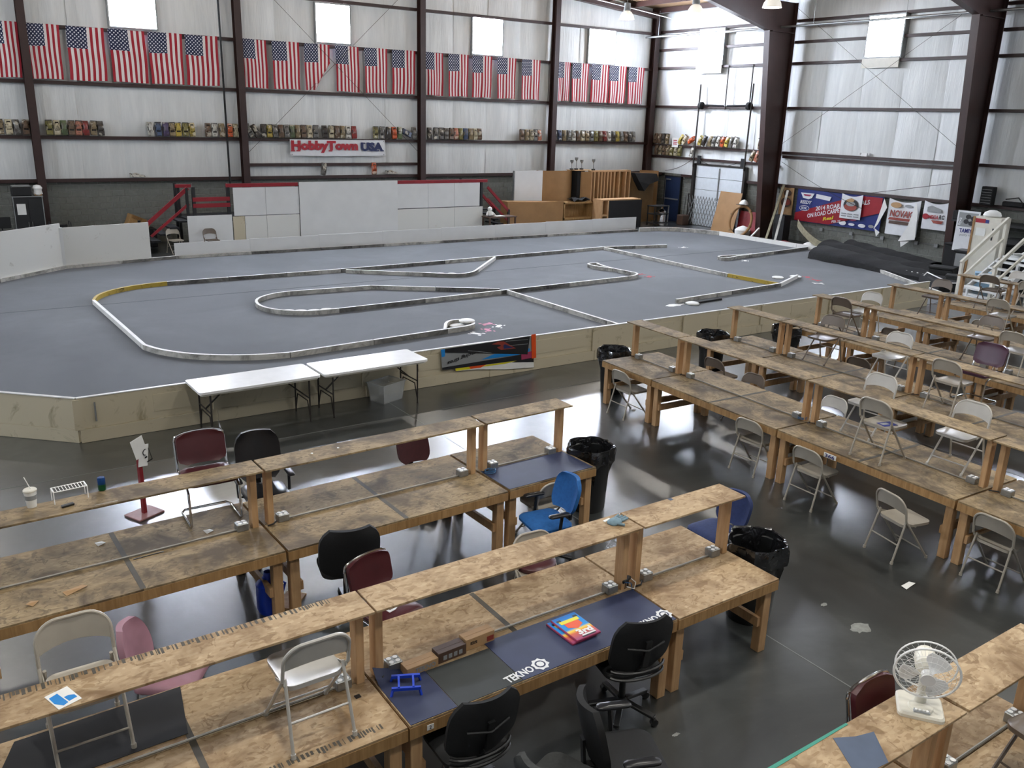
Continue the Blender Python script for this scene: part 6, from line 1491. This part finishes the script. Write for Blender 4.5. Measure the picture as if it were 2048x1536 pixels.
# glove, hanging checked cloth, cords
t = thing('work_glove', 'crumpled blue grey glove on the nearest shelf', 'glove', (4.48, 4.92, S1), .2); cushion(MB(), .13, .10, .02, 0, 0, .04, .015, 4).build('palm', 'glove_blue', t)
for k in range(4): MB().tube([(.05, -.035 + k * .024, .015), (.13 - .01 * abs(k - 1), -.045 + k * .03, .02)], .011, 6).build('finger', 'glove_blue', t)
MB().tube([(-.02, -.045, .015), (.01, -.10, .012)], .012, 6).build('thumb', 'glove_blue', t); MB().box(-.05, .03, .06, .085, 0, .004).build('label_tag', 'paper', t)
t = thing('checked_cloth', 'checked black and white cloth hanging from the shelf post', 'cloth', (4.80, 4.98, 1.0), .6)
m_, nt_, b_ = nmat('checked'); ck = nt_.nodes.new('ShaderNodeTexChecker'); ck.inputs['Scale'].default_value = 90; ck.inputs[1].default_value = (.6, .6, .58, 1); ck.inputs[2].default_value = (.02, .02, .02, 1); nt_.links.new(coords(nt_, randomize=False), ck.inputs[0]); nt_.links.new(ck.outputs[0], b_.inputs['Base Color'])
MB().grid(lambda u, v: ((u - .5) * .10 * (.35 + 1.3 * v * (1.3 - v)), .02 * sin(7 * u), .34 * v - .06), 6, 8, (0, .008, 0)).build('cloth', 'checked', t)
t = thing('power_adapter', 'black adapter with white and blue cords on the centre outlet', 'adapter', (4.60, 4.86, T), .3); MB().box(-.06, .06, -.02, .02, .06, .09, .005).build('body', 'black_plastic', t); MB().tube([(.05, 0, .08), (.07, -.06, .04), (.0, -.09, .02), (-.06, -.05, .05)], .004, 6).build('cord', 'paper', t); MB().tube([(-.05, 0, .07), (-.03, -.07, .08), (-.01, -.08, .0)], .005, 6).build('cord', 'cable_blue', t); MB().box(-.03, .03, -.015, .015, 0, .06).build('plug', 'black_plastic', t)
for k, (x, y, rz, m, lb) in enumerate(((9.62, 6.95, 0, 'cable_blue', 'coiled blue cord on the aisle bench post'), (4.94, 7.53, .3, 'cable_blue', 'short blue cord by the outlet of the plain navy mat'))):
    tag(MB().tube([(.06 * cos(a), .06 * sin(a), .01 + .003 * a) for a in [i * .5 for i in range(26)]], .006, 6).build('coiled_cord', m, None, (x, y, T), (0, 0, rz)), lb, 'cord')
t = thing('hanging_cables', 'tangle of black cables hanging beside the end office chair', 'cable', (4.5, 4.36, .42))
for k in range(4): MB().tube([((.09 + .012 * k) * cos(a), .03 * sin(2 * a + k), (.12 + .01 * k) * sin(a) + .02 * k) for a in [2 * pi * i / 16 for i in range(16)]], .006, 6, closed=True).build('cable_loop', 'cable_black', t)
MB().tube([(0, 0, .14), (.02, .05, .22)], .006, 6).build('cable_tail', 'cable_black', t)
t = thing('steel_cable_lock', 'wire cable with a small padlock hanging at the mat bench leg', 'lock', (2.45, 4.2, .35)); MB().tube([(.05 * cos(a) + .01 * a, .01 * a - .03, .05 * sin(a)) for a in [i * .6 for i in range(20)]], .004, 5).build('cable_coil', 'chrome', t); MB().box(.08, .12, -.01, .01, -.06, -.01, .004).build('padlock', 'galv', t)
t = thing('water_bottles', 'blue plastic jug stored under the second row bench', 'jug', (2.28, 7.25, 0)); MB().lathe([(.1, 0), (.12, .05), (.12, .3), (.05, .37), (.04, .42)], 16).build('body', 'blue_plastic', t); MB().tube([(.1, 0, .3), (.16, 0, .25), (.12, 0, .12)], .012, 6).build('handle', 'blue_plastic', t)
tag(MB().box(-.15, .15, -.1, .1, 0, .02).build('wood_offcut', 'pine', None, (2.5, 7.3, 0), (0, 0, .8)), 'pale wood offcut on the floor under the second row', 'offcut')
tag(MB().box(-.02, .02, -.018, .018, 0, .004).build('black_clip', 'black_plastic', None, (2.05, 4.72, T)), 'tiny black clip beside the light folding chair', 'clip')
t = thing('bench_label', 'small white numbered label on the nearest bench edge', 'tag', (2.36, 4.253, .68)); MB().box(-.025, .025, -.003, 0, -.02, .02).build('plate', 'paper', t); letters('one4', .016, .026, 'ink_black', t, frame((0, -.004, 0), (1, 0, 0), (0, 0, 1)))
t = thing('shelf_label', 'worn white number label on the second row shelf edge', 'tag', (1.0, 7.43, 1.345), a2); MB().box(-.09, .09, -.003, 0, -.012, .012).build('plate', 'paper', t); letters('fourteen', .05, .02, 'ink_black', t, frame((.03, -.004, 0), (1, 0, 0), (0, 0, 1)))
# tape on the fan shelf
slab([(3.63, 2.0), (3.87, 1.98), (4.02, 2.17), (3.9, 2.20), (3.78, 2.26)], S1, .0015, 'tape_patch', 'tape_blue', 'grey blue tape patch on the fan shelf', 'tape')
slab([(3.2, 2.275), (3.95, 2.285), (3.95, 2.30), (3.2, 2.30)], S1, .0015, 'tape_strip', 'tape_green', 'green tape strip along the far edge of the fan shelf', 'tape')
slab([(5.2, 5.0), (5.24, 5.0), (5.24, 5.04), (5.2, 5.04)], S1, .001, 'tape_patch', 'tape_blue', 'small grey tape square on the end shelf', 'tape')
# white desk fan
FD = Vector((-.74, -.55, -.12)).normalized()
t = thing('desk_fan', 'white desk fan with round guard on the shelf', 'fan', (4.43, 2.15, S1), atan2(FD.y, FD.x) + pi / 2)
# local: front is -Y
P = rr(.125, .115, .03, 4); nP = len(P)
bs = MB(); V = [(x, y, 0) for x, y in P] + [(x, y, .018) for x, y in P] + [(x * .93, y * .93, .03) for x, y in P]
bs.add(V, [tuple(range(nP - 1, -1, -1))] + [(i, (i + 1) % nP, nP + (i + 1) % nP, nP + i) for i in range(nP)] + [(nP + i, nP + (i + 1) % nP, 2 * nP + (i + 1) % nP, 2 * nP + i) for i in range(nP)] + [tuple(2 * nP + i for i in range(nP))]).build('base', 'off_white', t)
bt = MB().lathe([(.07, .03), (.065, .04), (.03, .045)], 20, (0, -.03, 0)).build('control_mound', 'off_white', t)
cpn = MB().box(-.045, .045, -.098, -.06, .035, .042, .004).build('control_panel', 'ink_grey', t)
for k in range(4): MB().lathe([(.008, .042), (.007, .047)], 10, (-.03 + k * .02, -.08, 0)).build('button', 'white_plastic', cpn)
MB().lathe([(.035, .04), (.028, .09), (.026, .17), (.03, .2)], 16, (0, .02, 0)).build('neck', 'off_white', t)
hc = Vector((0, 0, .26)); tilt = Matrix.Translation(hc) @ Matrix.Rotation(radians(8), 4, 'X')
def fanpart(b, nm, m): b.xf(tilt); return b.build(nm, m, t)
fanpart(MB().lathe([(.03, .16), (.055, .15), (.062, .10), (.06, .03), (.03, .0)], 18, ax='y'), 'motor_housing', 'off_white')
fanpart(MB().tube([(0, 0, -.05), (0, .05, -.02)], .022, 8), 'pivot', 'off_white')
fanpart(MB().lathe([(.032, -.03), (.03, -.055), (.012, -.065)], 18, ax='y'), 'hub', 'white_plastic')
for k in range(3):
    a0 = 2 * pi * k / 3 + 1.0
    def fn(u, v, a0=a0):
        r = .03 + .118 * u; wdt = .25 + .75 * sin(pi * min(1, u * .55 + .12)); a = a0 + (v - .35) * 1.25 * wdt * (1 - .25 * u ** 3)
        return (r * cos(a), -.04 + .03 * (v - .5), r * sin(a))
    fanpart(MB().grid(fn, 8, 6, (0, .003, 0)), 'blade', 'white_plastic')
R_ = .174
ring = lambda r, y, rad: MB().tube([(r * cos(2 * pi * k / 36), y, r * sin(2 * pi * k / 36)) for k in range(36)], rad, 6, closed=True)
fanpart(ring(R_, -.03, .007), 'guard_ring', 'white_plastic'); fanpart(ring(R_ - .01, .045, .005), 'guard_ring', 'white_plastic')
for r, y in ((.045, -.085), (.09, -.082), (.12, -.075), (.148, -.06)): fanpart(ring(r, y, .001), 'guard_ring', 'white_plastic')
gm = None
for side in (0, 1):
    for k in range(28):
        a = 2 * pi * k / 28
        if side == 0: q = [(.04, -.087), (.10, -.082), (.14, -.066), (R_, -.03)]
        else: q = [(.05, .05), (.12, .052), (R_ - .01, .045)]
        b = MB().tube([(r * cos(a), y, r * sin(a)) for r, y in q], .0008, 4, cap=False)
        fanpart(b, 'guard_wire', 'white_plastic')
fanpart(MB().lathe([(.04, -.09), (.04, -.084)], 20, ax='y'), 'guard_badge', 'white_plastic')
